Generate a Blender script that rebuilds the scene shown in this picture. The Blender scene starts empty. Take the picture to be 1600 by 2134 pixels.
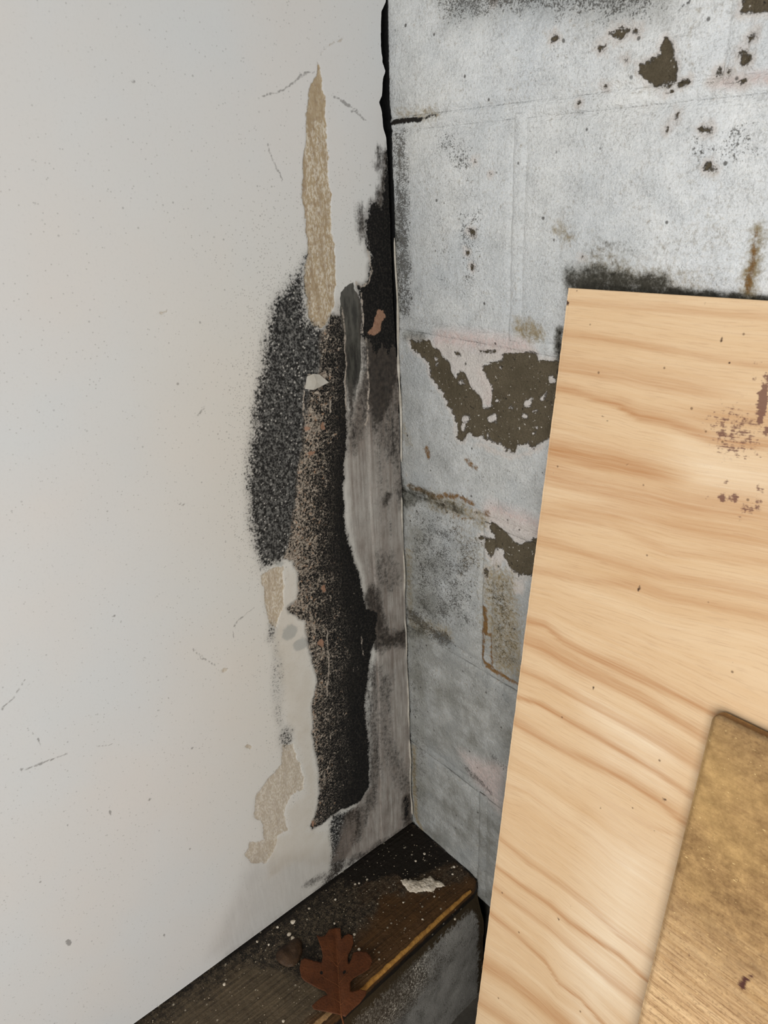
import bpy, math, random
import numpy as np
from mathutils import Matrix, Vector

# ---------------------------------------------------------------- camera, world, lights, exposure
C = bpy.context.scene.collection
SC = bpy.context.scene
CAM = np.array([0.64477, -0.56195, 0.92204])
YAW, PITCH, ROLL, FPX = math.radians(50.56278), math.radians(24.47058), math.radians(-2.48323), 1550.89


def cam_axes():
    fw = np.array([-math.sin(YAW)*math.cos(PITCH), math.cos(YAW)*math.cos(PITCH), -math.sin(PITCH)])
    r = np.cross(fw, [0, 0, 1]); r /= np.linalg.norm(r); u = np.cross(r, fw)
    c, s = math.cos(ROLL), math.sin(ROLL)
    return c*r + s*u, -s*r + c*u, fw


RX, RY, RF = cam_axes()
cd = bpy.data.cameras.new('camera'); cam = bpy.data.objects.new('camera', cd); C.objects.link(cam)
cd.sensor_fit = 'VERTICAL'; cd.sensor_height = 36.0; cd.lens = 36.0*FPX/2134
cd.clip_start = 0.01; cd.clip_end = 100
cam.matrix_world = Matrix([[RX[i], RY[i], -RF[i], CAM[i]] for i in range(3)] + [[0, 0, 0, 1]])
cd.dof.use_dof = True; cd.dof.focus_distance = 0.98; cd.dof.aperture_fstop = 20.0
SC.camera = cam

W = bpy.data.worlds.new('world'); SC.world = W; W.use_nodes = True
W.node_tree.nodes['Background'].inputs[0].default_value = (0.93, 0.97, 1.0, 1)
W.node_tree.nodes['Background'].inputs[1].default_value = 0.43


def area(name, loc, target, size, power, col):
    ld = bpy.data.lights.new(name, 'AREA'); ld.shape = 'RECTANGLE'
    ld.size, ld.size_y = size; ld.energy = power; ld.color = col
    o = bpy.data.objects.new(name, ld); C.objects.link(o); o.location = loc
    o.rotation_euler = (Vector(target)-Vector(loc)).to_track_quat('-Z', 'Y').to_euler()
    return o


area('doorway_daylight', (1.2, -1.7, 0.8), (0.2, -0.1, 0.35), (1.3, 1.3), 31, (1.0, 0.99, 0.975))
SC.view_settings.view_transform = 'Standard'; SC.view_settings.look = 'None'
SC.view_settings.gamma = 1; SC.view_settings.use_curve_mapping = False
SC.view_settings.exposure = 0.12

# ---------------------------------------------------------------- helpers
rng = np.random.default_rng(7); random.seed(7)


def lin(r, g, b):
    f = lambda c: (c/255/12.92) if c/255 <= .04045 else ((c/255+.055)/1.055)**2.4
    return (f(r), f(g), f(b), 1)


def ray(px):
    px = np.atleast_2d(np.asarray(px, float))
    return ((px[:, :1]-800)/FPX)*RX - ((px[:, 1:]-1067)/FPX)*RY + RF


def on_plane(px, P, N):
    d = ray(px); t = ((np.asarray(P)-CAM)@N)/(d@N)
    return CAM + t[:, None]*d


def LW(px): q = on_plane(px, (0, 0, 0), np.array([1., 0, 0])); return np.stack([-q[:, 1], q[:, 2]], -1)   # left wall (u, z)
def RW(px): q = on_plane(px, (0, 0, 0), np.array([0, 1., 0])); return np.stack([q[:, 0], q[:, 2]], -1)    # block wall (x, z)
def SL(px, z=0.0): q = on_plane(px, (0, 0, z), np.array([0, 0, 1.])); return q[:, :2]                     # sill top (x, y)


def crop(x0, y0, s, pts): return [(x0+a*s, y0+b*s) for a, b in pts]
def ell(x, y, rx, ry=None, rot=0, n=14):
    ry = ry or rx; c, s = math.cos(math.radians(rot)), math.sin(math.radians(rot))
    return [(x+rx*math.cos(t)*c-ry*math.sin(t)*s, y+rx*math.cos(t)*s+ry*math.sin(t)*c) for t in np.linspace(0, 2*math.pi, n, endpoint=False)]


FAR = -0.03


def sdf(P, poly):
    """signed distance, positive inside, clamped at FAR"""
    poly = np.asarray(poly, float); out = np.full(len(P), FAR)
    lo, hi = poly.min(0)+FAR, poly.max(0)-FAR
    idx = np.where(((P >= lo) & (P <= hi)).all(1))[0]
    if not len(idx): return out
    Q = P[idx]; d2 = np.full(len(Q), 1e9); ins = np.zeros(len(Q), bool)
    for i in range(len(poly)):
        a, b = poly[i], poly[(i+1) % len(poly)]; e = b-a; w = Q-a
        t = np.clip((w@e)/(e@e+1e-12), 0, 1); v = w-t[:, None]*e
        d2 = np.minimum(d2, (v*v).sum(1))
        cnd = (a[1] > Q[:, 1]) != (b[1] > Q[:, 1])
        with np.errstate(divide='ignore', invalid='ignore'):
            ins ^= cnd & (Q[:, 0] < (b[0]-a[0])*(Q[:, 1]-a[1])/(b[1]-a[1]+1e-15)+a[0])
    d = np.sqrt(d2); out[idx] = np.maximum(np.where(ins, d, -d), FAR)
    return out


def sdl(P, line, width):
    """signed distance to a polyline of given half width"""
    L = np.asarray(line, float); out = np.full(len(P), FAR)
    lo, hi = L.min(0)+FAR, L.max(0)-FAR
    idx = np.where(((P >= lo) & (P <= hi)).all(1))[0]
    if not len(idx): return out
    Q = P[idx]; d2 = np.full(len(Q), 1e9)
    for i in range(len(L)-1):
        a, b = L[i], L[i+1]; e = b-a; w = Q-a
        t = np.clip((w@e)/(e@e+1e-12), 0, 1); v = w-t[:, None]*e; d2 = np.minimum(d2, (v*v).sum(1))
    out[idx] = np.maximum(width-np.sqrt(d2), FAR)
    return out


def ss(x, a, b):
    t = np.clip((x-a)/(b-a), 0, 1); return t*t*(3-2*t)


def U(*a):
    o = a[0]
    for b in a[1:]: o = np.maximum(o, b)
    return o


def vnoise(x, y, s, seed=0):
    x = x*s; y = y*s; xi = np.floor(x).astype(np.int64); yi = np.floor(y).astype(np.int64); fx = x-xi; fy = y-yi
    fx = fx*fx*(3-2*fx); fy = fy*fy*(3-2*fy)
    def h(i, j):
        n = (i*374761393 + j*668265263 + seed*974711) & 0x7fffffff
        n = ((n ^ (n >> 13))*1274126177) & 0x7fffffff
        return ((n ^ (n >> 16)) & 0xffff)/65535.0
    return (h(xi, yi)*(1-fx)+h(xi+1, yi)*fx)*(1-fy)+(h(xi, yi+1)*(1-fx)+h(xi+1, yi+1)*fx)*fy


def fbm(x, y, s, o=4, seed=0, r=.5):
    t = 0; a = 1; n = 0
    for k in range(o): t = t+a*vnoise(x, y, s*2**k, seed+k*17); n += a; a *= r
    return t/n


def link(name, me, mat=None, parent=None):
    o = bpy.data.objects.new(name, me); C.objects.link(o)
    if mat: me.materials.append(mat)
    if parent: o.parent = parent
    return o


def mesh_np(name, V, F, smooth=True):
    me = bpy.data.meshes.new(name); V = np.asarray(V, np.float32); F = np.asarray(F, np.int32); k = F.shape[1]
    me.vertices.add(len(V)); me.vertices.foreach_set('co', V.ravel())
    me.loops.add(F.size); me.loops.foreach_set('vertex_index', F.ravel())
    me.polygons.add(len(F)); me.polygons.foreach_set('loop_start', np.arange(0, F.size, k, dtype=np.int32))
    me.polygons.foreach_set('use_smooth', np.full(len(F), smooth))
    me.update(calc_edges=True); me.validate()
    return me


def put(me, **kw):
    n = len(me.vertices)
    for k, v in kw.items():
        v = np.asarray(v, np.float32)
        if len(v) < n: v = np.concatenate([v, np.full(n-len(v), v.min() if k != 'tone' else 0, np.float32)])
        a = me.attributes.new(k, 'FLOAT', 'POINT'); a.data.foreach_set('value', v)


def grid_faces(nu, nv, flip=False):
    i = np.arange(nu-1); j = np.arange(nv-1); I, J = np.meshgrid(i, j, indexing='ij')
    a = (I*nv+J).ravel(); F = np.stack([a, a+nv, a+nv+1, a+1], -1)
    return F[:, ::-1] if flip else F


def border(nu, nv):
    return np.concatenate([np.arange(nv), np.arange(1, nu)*nv+nv-1, (nu-1)*nv+np.arange(nv-2, -1, -1), np.arange(nu-2, 0, -1)*nv])


def solid_grid(name, G, off, nu, nv, flip=False):
    """grid front face G (nu*nv,3) with a skirt extruded by vector off and a flat back"""
    b = border(nu, nv); n = len(G); m = len(b)
    V = np.concatenate([G, G[b]+off]); k = np.arange(m); k2 = (k+1) % m
    S = np.stack([b[k], n+k, n+k2, b[k2]], -1)
    F = np.concatenate([grid_faces(nu, nv, flip), S[:, ::-1] if flip else S])
    me = mesh_np(name, V, F)
    return me


def box_mesh(name, x0, x1, y0, y1, z0, z1):
    V = [(x, y, z) for x in (x0, x1) for y in (y0, y1) for z in (z0, z1)]
    F = [(0, 1, 3, 2), (4, 6, 7, 5), (0, 4, 5, 1), (2, 3, 7, 6), (0, 2, 6, 4), (1, 5, 7, 3)]
    return mesh_np(name, V, F, False)


def tag(o, label=None, cat=None, group=None, kind=None):
    if label: o['label'] = label
    if cat: o['category'] = cat
    if group: o['group'] = group
    if kind: o['kind'] = kind
    return o


# ---------------------------------------------------------------- node helper
class NT:
    def __init__(s, name):
        s.m = bpy.data.materials.new(name); s.m.use_nodes = True; s.t = s.m.node_tree
        s.b = s.t.nodes['Principled BSDF']; s.b.inputs['Specular IOR Level'].default_value = .25
    def n(s, ty, **kw):
        o = s.t.nodes.new(ty)
        for k, v in kw.items(): setattr(o, k, v)
        return o
    def set(s, sock, v):
        if hasattr(v, 'is_output') or isinstance(v, bpy.types.NodeSocket): s.t.links.new(v, sock)
        elif v is not None: sock.default_value = v
    def attr(s, name): return s.n('ShaderNodeAttribute', attribute_name=name).outputs['Fac']
    def pos(s): return s.n('ShaderNodeNewGeometry').outputs['Position']
    def obj(s): return s.n('ShaderNodeTexCoord').outputs['Object']
    def scale(s, v, xyz, loc=(0, 0, 0), rot=(0, 0, 0)):
        o = s.n('ShaderNodeMapping'); s.set(o.inputs[0], v); o.inputs[1].default_value = loc; o.inputs[2].default_value = rot; o.inputs[3].default_value = xyz
        return o.outputs[0]
    def noise(s, v, sc, det=3, rough=.55, dist=0.0):
        o = s.n('ShaderNodeTexNoise'); s.set(o.inputs['Vector'], v); o.inputs['Scale'].default_value = sc
        o.inputs['Detail'].default_value = det; o.inputs['Roughness'].default_value = rough; o.inputs['Distortion'].default_value = dist
        return o.outputs[0]
    def voro(s, v, sc, out='Distance'):
        o = s.n('ShaderNodeTexVoronoi'); s.set(o.inputs['Vector'], v); o.inputs['Scale'].default_value = sc
        return o.outputs['Distance'], o.outputs['Color']
    def ma(s, op, a, b=None, c=None, clamp=False):
        o = s.n('ShaderNodeMath', operation=op, use_clamp=clamp); s.set(o.inputs[0], a)
        if b is not None: s.set(o.inputs[1], b)
        if c is not None: s.set(o.inputs[2], c)
        return o.outputs[0]
    def step(s, x, a, b, lo=0., hi=1.):
        o = s.n('ShaderNodeMapRange', interpolation_type='SMOOTHSTEP'); s.set(o.inputs[0], x)
        o.inputs[1].default_value = a; o.inputs[2].default_value = b; o.inputs[3].default_value = lo; o.inputs[4].default_value = hi
        if a > b:
            o.inputs[1].default_value = b; o.inputs[2].default_value = a; o.inputs[3].default_value = hi; o.inputs[4].default_value = lo
        return o.outputs[0]
    def mix(s, f, a, b, mode='MIX'):
        o = s.n('ShaderNodeMix', data_type='RGBA', blend_type=mode); s.set(o.inputs[0], f); s.set(o.inputs[6], a); s.set(o.inputs[7], b)
        return o.outputs[2]
    def edge(s, name, nz, amp, soft):          # ragged edge of a distance attribute
        d = s.ma('ADD', s.attr(name), s.ma('MULTIPLY', s.ma('SUBTRACT', nz, .5), amp))
        return s.step(d, -soft, soft)
    def dens(s, d, nz, k=.18):                  # speckle: grain appears where density beats the noise
        return s.step(s.ma('SUBTRACT', d, nz), -k, k)
    def finish(s, col, rough=.8, height=None, dist=.001, strength=.6):
        s.set(s.b.inputs['Base Color'], col); s.set(s.b.inputs['Roughness'], rough)
        if height is not None:
            o = s.n('ShaderNodeBump'); o.inputs['Strength'].default_value = strength; o.inputs['Distance'].default_value = dist
            s.set(o.inputs['Height'], height); s.t.links.new(o.outputs[0], s.b.inputs['Normal'])
        return s.m
    def norm(s, x, lo=.3, hi=.7):
        o = s.n('ShaderNodeMapRange'); s.set(o.inputs[0], x); o.inputs[1].default_value = lo; o.inputs[2].default_value = hi
        return o.outputs[0]


# ---------------------------------------------------------------- materials of the two walls
def mat_left():
    t = NT('painted_plaster_with_mould'); P = t.pos()
    fine = t.norm(t.noise(P, 430, 4, .7)); mid = t.norm(t.noise(P, 190, 4, .65)); big = t.noise(P, 5, 3)
    rag = t.noise(P, 120, 7, .75); weave = t.norm(t.noise(t.scale(P, (1, 1, .5)), 520, 4, .7))
    streak = t.norm(t.noise(t.scale(P, (1, 1, .03)), 330, 5, .7)); blot = t.norm(t.noise(P, 38, 6, .65))
    smear = t.norm(t.noise(t.scale(P, (1, 1, .22)), 120, 6, .7))
    col = t.mix(t.norm(big, .35, .65), lin(202, 204, 204), lin(206, 203, 199))
    col = t.mix(t.attr('halo'), col, lin(203, 197, 183))
    col = t.mix(t.ma('MULTIPLY', t.step(fine, .6, 1.0), .07), col, lin(120, 118, 112))
    d1, c1 = t.voro(P, 160); d2, c2 = t.voro(P, 480)
    r1 = t.n('ShaderNodeSeparateColor'); t.set(r1.inputs[0], c1); r2 = t.n('ShaderNodeSeparateColor'); t.set(r2.inputs[0], c2)
    spk = t.ma('MULTIPLY', t.attr('spk'), t.ma('ADD', .25, t.ma('MULTIPLY', blot, 1.3)))
    k1 = t.ma('MULTIPLY', t.step(d1, .19, .08), t.step(t.ma('SUBTRACT', t.ma('MULTIPLY', spk, .5), r1.outputs[0]), -.02, .02))
    k2 = t.ma('MULTIPLY', t.step(d2, .38, .2), t.step(t.ma('SUBTRACT', spk, r2.outputs[0]), -.02, .02))
    col = t.mix(t.ma('MULTIPLY', k1, .45), col, lin(105, 104, 100)); col = t.mix(t.ma('MULTIPLY', k2, .38), col, lin(116, 114, 108))
    d3, c3 = t.voro(P, 26); r3 = t.n('ShaderNodeSeparateColor'); t.set(r3.inputs[0], c3)
    col = t.mix(t.ma('MULTIPLY', t.ma('MULTIPLY', t.step(d3, .045, .02), t.step(r3.outputs[1], .72, .76)), .5), col, lin(92, 86, 78))
    col = t.mix(t.ma('MULTIPLY', t.edge('wht', rag, .016, .007), .75), col, t.mix(blot, lin(202, 197, 187), lin(190, 182, 168)))
    be = t.edge('bei', rag, .009, .0007)
    bcol = t.mix(t.ma('MULTIPLY', t.step(weave, .35, .7), t.attr('weave')), lin(164, 144, 112), lin(206, 197, 181))
    bcol = t.mix(t.ma('MULTIPLY', t.step(smear, .35, .9), .8), bcol, lin(146, 124, 92))
    bcol = t.mix(t.ma('MULTIPLY', t.step(mid, .55, .9), .5), bcol, lin(128, 104, 80))
    col = t.mix(t.ma('MULTIPLY', be, t.attr('beia')), col, bcol)
    col = t.mix(t.ma('MULTIPLY', t.edge('crk', t.noise(P, 300, 4, .7), .0034, .0006), .62), col, lin(98, 94, 90))
    # grey mould bloom: dark grain with the paint showing through
    md = t.attr('mold')
    nz = t.ma('ADD', t.ma('MULTIPLY', fine, .55), t.ma('ADD', t.ma('MULTIPLY', mid, .34), t.ma('MULTIPLY', blot, .22)))
    g = t.dens(t.ma('MULTIPLY', md, 1.02), nz, .20)
    mcol = t.mix(t.step(t.ma('ADD', t.ma('MULTIPLY', mid, .45), t.ma('MULTIPLY', fine, .55)), .35, .85), lin(22, 22, 22), lin(122, 121, 117))
    col = t.mix(t.ma('MULTIPLY', t.step(md, .1, .8), .45), col, lin(96, 95, 92))
    col = t.mix(g, col, mcol)
    dq, cq = t.voro(P, 260); rq = t.n('ShaderNodeSeparateColor'); t.set(rq.inputs[0], cq)
    crumb = t.ma('MULTIPLY', t.step(dq, .34, .14), t.step(t.ma('SUBTRACT', t.ma('MULTIPLY', md, .14), rq.outputs[0]), -.01, .02))
    col = t.mix(t.ma('MULTIPLY', crumb, .75), col, lin(190, 186, 178))
    # grey brown dirt on the corner strip, brushed downwards, and a darker wall foot
    dr = t.attr('dirt_tone')
    dd = t.ma('MULTIPLY', dr, t.ma('ADD', .42, t.ma('ADD', t.ma('MULTIPLY', streak, .45), t.ma('MULTIPLY', smear, .45))), clamp=True)
    col = t.mix(dd, col, t.mix(blot, lin(100, 90, 81), lin(132, 121, 112)))
    dnz = t.ma('ADD', t.ma('MULTIPLY', smear, .42), t.ma('ADD', t.ma('MULTIPLY', fine, .28), t.ma('ADD', t.ma('MULTIPLY', mid, .28), t.ma('MULTIPLY', streak, .16))))
    dk = t.dens(t.attr('dark'), dnz, .34)
    col = t.mix(t.ma('MULTIPLY', dk, .95), col, t.mix(mid, lin(24, 21, 18), lin(66, 58, 51)))
    # dark finger, grey ovals
    col = t.mix(t.ma('MULTIPLY', t.step(t.ma('ADD', t.attr('fing'), t.ma('MULTIPLY', t.ma('SUBTRACT', smear, .5), .35)), .3, .7), .95), col, t.mix(t.step(smear, .2, .8), lin(72, 71, 64), lin(34, 33, 30)))
    col = t.mix(t.ma('MULTIPLY', t.edge('oval', rag, .003, .0018), .6), col, lin(146, 148, 144))
    # black band with crusty pale grains
    bk = t.dens(t.attr('blk'), t.ma('ADD', t.ma('MULTIPLY', fine, .5), t.ma('MULTIPLY', mid, .5)), .16)
    col = t.mix(t.ma('MULTIPLY', t.step(t.attr('blk'), -.2, .5), .5), col, lin(70, 62, 54))
    col = t.mix(bk, col, t.mix(t.step(fine, .35, .95), lin(10, 9, 8), lin(46, 42, 37)))
    gnz = t.norm(t.noise(P, 300, 3, .65)); ga = t.attr('grain'); gv = t.norm(t.noise(t.scale(P, (1, 1, 1), (2, 5, 1)), 75, 5, .7)); rd = t.noise(P, 230, 2, .55)
    gr = t.dens(ga, t.ma('ADD', t.ma('MULTIPLY', gnz, .72), t.ma('ADD', t.ma('MULTIPLY', gv, .40), .06)), .06)
    rim = t.ma('MULTIPLY', t.step(t.ma('ABSOLUTE', t.ma('SUBTRACT', rd, .5)), .028, .008), t.step(ga, .18, .6))
    gcol = t.mix(t.step(fine, .2, .8), lin(92, 82, 72), lin(186, 174, 158)); gcol = t.mix(t.step(mid, .55, .95), gcol, lin(158, 122, 92))
    col = t.mix(t.ma('MULTIPLY', gr, .8), col, gcol); col = t.mix(t.ma('MULTIPLY', rim, .6), col, lin(178, 166, 150))
    pl = t.ma('MULTIPLY', t.edge('pale', rag, .006, .0006), t.step(t.ma('ADD', gnz, smear), .55, 1.0))
    col = t.mix(t.ma('MULTIPLY', pl, .8), col, lin(176, 164, 150))
    col = t.mix(t.ma('MULTIPLY', t.edge('pink', rag, .012, .0006), .85), col, t.mix(mid, lin(138, 102, 80), lin(170, 134, 110)))
    h = t.ma('SUBTRACT', t.ma('ADD', t.ma('MULTIPLY', t.ma('ADD', gr, rim), .5), t.ma('MULTIPLY', fine, t.ma('ADD', .04, t.ma('MULTIPLY', bk, .6)))), t.ma('MULTIPLY', be, .45))
    h = t.ma('ADD', h, t.ma('MULTIPLY', smear, t.ma('MULTIPLY', dr, .25)))
    return t.finish(col, t.ma('ADD', .6, t.ma('MULTIPLY', bk, .25)), h, .001, .5)


def mat_block():
    t = NT('painted_concrete_block'); P = t.pos()
    fine = t.norm(t.noise(P, 700, 4, .7)); mid = t.norm(t.noise(P, 220, 4, .65)); rag = t.noise(P, 125, 8, .8)
    big = t.norm(t.noise(P, 9, 4, .6)); brush = t.norm(t.noise(t.scale(P, (.10, 1, 1), rot=(0, .12, 0)), 420, 4, .7)); blot = t.norm(t.noise(P, 30, 5, .65))
    sand = t.norm(t.noise(P, 420, 3, .6))
    col = t.mix(big, lin(228, 232, 235), lin(248, 248, 245))
    col = t.mix(t.ma('MULTIPLY', brush, .32), col, lin(204, 208, 210))
    col = t.mix(t.ma('MULTIPLY', t.attr('grey_shade'), t.ma('ADD', .55, t.ma('MULTIPLY', blot, .55)), clamp=True), col, lin(118, 116, 106))
    col = t.mix(t.ma('MULTIPLY', t.step(sand, .55, .9), t.ma('SUBTRACT', .42, t.ma('MULTIPLY', t.attr('grey_shade'), .36))), col, lin(240, 239, 234))
    crust = t.norm(t.noise(P, 46, 4, .6)); pock = t.norm(t.noise(P, 340, 4, .7))
    col = t.mix(t.ma('MULTIPLY', t.dens(t.ma('ADD', .18, t.ma('MULTIPLY', crust, .26)), pock, .10), .26), col, lin(132, 130, 124))
    col = t.mix(t.ma('MULTIPLY', t.step(t.norm(t.noise(P, 15, 5, .65)), .5, .95), .28), col, lin(190, 196, 200))
    col = t.mix(t.ma('MULTIPLY', t.attr('pnk'), t.ma('ADD', .4, t.ma('MULTIPLY', mid, .7)), clamp=True), col, lin(214, 192, 184))
    col = t.mix(t.ma('MULTIPLY', t.edge('fresh', rag, .02, .004), .8), col, t.mix(mid, lin(222, 214, 206), lin(200, 190, 182)))
    # yellow and rust stains
    col = t.mix(t.dens(t.ma('MULTIPLY', t.attr('yel'), .75), t.ma('ADD', t.ma('MULTIPLY', blot, .3), t.ma('MULTIPLY', mid, .6)), .42), col, lin(148, 132, 100))
    rs = t.dens(t.ma('MULTIPLY', t.attr('rst'), .92), t.ma('ADD', t.ma('MULTIPLY', mid, .6), t.ma('ADD', t.ma('MULTIPLY', blot, .25), t.ma('MULTIPLY', fine, .25))), .34)
    col = t.mix(rs, col, t.mix(mid, lin(134, 98, 52), lin(108, 84, 56)))
    # soft grey green mould, dark strokes and black specks
    m = t.dens(t.ma('MULTIPLY', t.attr('mld_dark'), .92), t.ma('ADD', t.ma('MULTIPLY', t.norm(t.noise(P, 60, 6, .7)), .55), t.ma('ADD', t.ma('MULTIPLY', mid, .3), t.ma('MULTIPLY', fine, .25))), .34)
    col = t.mix(t.ma('MULTIPLY', t.step(t.attr('mld_dark'), .1, .9), .4), col, lin(128, 124, 104))
    col = t.mix(t.ma('MULTIPLY', m, .95), col, t.mix(mid, lin(34, 33, 27), lin(72, 68, 56)))
    spk = t.attr('spk')
    sp = t.dens(t.ma('MULTIPLY', spk, .8), t.ma('ADD', t.ma('MULTIPLY', fine, .56), t.ma('ADD', t.ma('MULTIPLY', mid, .26), t.ma('MULTIPLY', t.norm(t.noise(P, 50, 4, .6)), .26))), .09)
    col = t.mix(t.ma('MULTIPLY', sp, .8), col, lin(72, 67, 58))
    d1, c1 = t.voro(P, 75); r1 = t.n('ShaderNodeSeparateColor'); t.set(r1.inputs[0], c1)
    pit = t.ma('MULTIPLY', t.step(d1, .14, .07), t.step(r1.outputs[0], .70, .74))
    col = t.mix(t.ma('MULTIPLY', pit, .8), col, lin(70, 66, 60))
    # bare concrete where the paint came off
    ce = t.edge('con', rag, .016, .0005)
    ccol = t.mix(t.norm(t.noise(P, 900, 4, .75)), lin(74, 66, 50), lin(110, 99, 80)); ccol = t.mix(t.step(blot, .3, .9), ccol, lin(84, 75, 58))
    ccol = t.mix(t.step(t.noise(P, 330, 2, .5), .69, .72), ccol, lin(200, 194, 184))
    ccol = t.mix(t.step(t.noise(t.scale(P, (1, 1, 1), (3, 1, 2)), 260, 3, .6), .66, .7), ccol, lin(48, 43, 34))
    col = t.mix(ce, col, ccol)
    col = t.mix(t.edge('crk', t.noise(P, 250, 5, .7), .006, .0008), col, lin(30, 26, 21))
    col = t.mix(t.edge('gap', rag, .004, .001), col, lin(9, 9, 9))
    h = t.ma('ADD', t.ma('MULTIPLY', sand, .35), t.ma('ADD', t.ma('MULTIPLY', brush, .35), t.ma('ADD', t.ma('MULTIPLY', t.norm(t.noise(P, 150, 6, .75)), .6), t.ma('MULTIPLY', pock, t.ma('ADD', .15, t.ma('MULTIPLY', crust, .7))))))
    h = t.ma('SUBTRACT', h, t.ma('ADD', t.ma('MULTIPLY', ce, 1.3), t.ma('MULTIPLY', t.ma('ADD', sp, pit), .5)))
    return t.finish(col, .72, h, .0016, 1.0)


# ---------------------------------------------------------------- left wall: paint stains in wall coordinates (u from corner, z above sill)
def poly_l(pts): return LW(pts)


BEI1 = [(660, 133), (655, 160), (645, 172), (641, 200), (640, 250), (636, 300), (631, 350), (631, 410), (638, 460), (642, 515), (638, 560), (634, 610), (638, 645), (650, 678), (670, 686), (684, 668), (694, 640), (699, 600), (698, 540), (694, 470), (689, 400), (684, 340), (682, 280), (679, 230), (676, 200), (667, 178), (664, 150)]
BEI2 = [(543, 1200), (560, 1190), (590, 1188), (592, 1225), (590, 1260), (580, 1290), (574, 1312), (560, 1300), (552, 1250)]
BEI3 = [(588, 1555), (612, 1552), (622, 1585), (632, 1620), (630, 1640), (605, 1660), (592, 1690), (598, 1728), (578, 1745), (570, 1775), (552, 1802), (525, 1798), (512, 1785), (518, 1755), (548, 1750), (545, 1710), (528, 1702), (535, 1660), (560, 1622), (588, 1590)]
MOLD = [(640, 530), (625, 560), (600, 590), (575, 620), (560, 660), (548, 720), (535, 790), (525, 860), (518, 940), (515, 1020), (520, 1090), (530, 1150), (545, 1185), (570, 1180), (600, 1165), (630, 1090), (642, 1000), (655, 900), (668, 810), (690, 740), (700, 690), (680, 690), (640, 665), (635, 620)]
BLK = [(690, 655), (708, 660), (716, 720), (718, 800), (722, 870), (721, 950), (716, 1020), (718, 1080), (728, 1130), (742, 1180), (752, 1225), (764, 1270), (784, 1280), (782, 1330), (770, 1360), (764, 1420), (758, 1480), (766, 1540), (768, 1600), (768, 1640), (750, 1668), (715, 1685), (690, 1700), (652, 1728), (648, 1720), (660, 1690), (668, 1650), (664, 1590), (652, 1530), (652, 1470), (660, 1420), (648, 1370), (640, 1330), (634, 1290), (604, 1275), (600, 1262), (622, 1245), (624, 1200), (612, 1170), (592, 1165), (605, 1130), (615, 1060), (622, 990), (632, 930), (640, 860), (652, 800), (668, 770), (672, 700)]
WHT = [(600, 1190), (618, 1195), (618, 1245), (595, 1265), (630, 1300), (640, 1380), (652, 1430), (645, 1480), (650, 1560), (660, 1620), (655, 1690), (640, 1730), (690, 1740), (688, 1800), (610, 1800), (560, 1830), (560, 1760), (605, 1735), (600, 1690), (640, 1650), (625, 1560), (600, 1500), (580, 1400), (572, 1330), (580, 1290)]
FING = [(726, 596), (735, 594), (744, 610), (751, 635), (752, 680), (752, 740), (748, 800), (738, 850), (728, 880), (722, 840), (716, 780), (712, 700), (707, 640), (712, 612)]
PINK = [(783, 645), (800, 640), (804, 655), (795, 668), (788, 690), (772, 702), (768, 690), (777, 675)]
BLK2 = [(822, 300), (806, 310), (800, 380), (795, 430), (775, 425), (762, 470), (768, 520), (775, 540), (768, 585), (757, 598), (745, 600), (752, 640), (754, 700), (770, 712), (782, 738), (795, 716), (806, 742), (818, 720), (830, 735), (845, 690), (835, 560), (826, 420)]
GAPEDGE = [(806, -40), (803, 5), (795, 22), (793, 50), (793, 95), (796, 130), (802, 148), (797, 165), (795, 200), (789, 212), (795, 235), (797, 262), (803, 285), (806, 310), (808, 345), (810, 400), (812, 450), (815, 520), (818, 600), (822, 690)]
EDGE_UZ = LW(GAPEDGE)


def umin(z):
    o = np.interp(-z, -EDGE_UZ[:, 1], EDGE_UZ[:, 0])
    base = .0022+.0016*vnoise(z, z*0, 60, 5)
    return np.where(z > EDGE_UZ[-1, 1]-.03, np.maximum(o, .002)+.0012*(fbm(z, z*0, 160, 3, 9)-.5), base)


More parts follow.
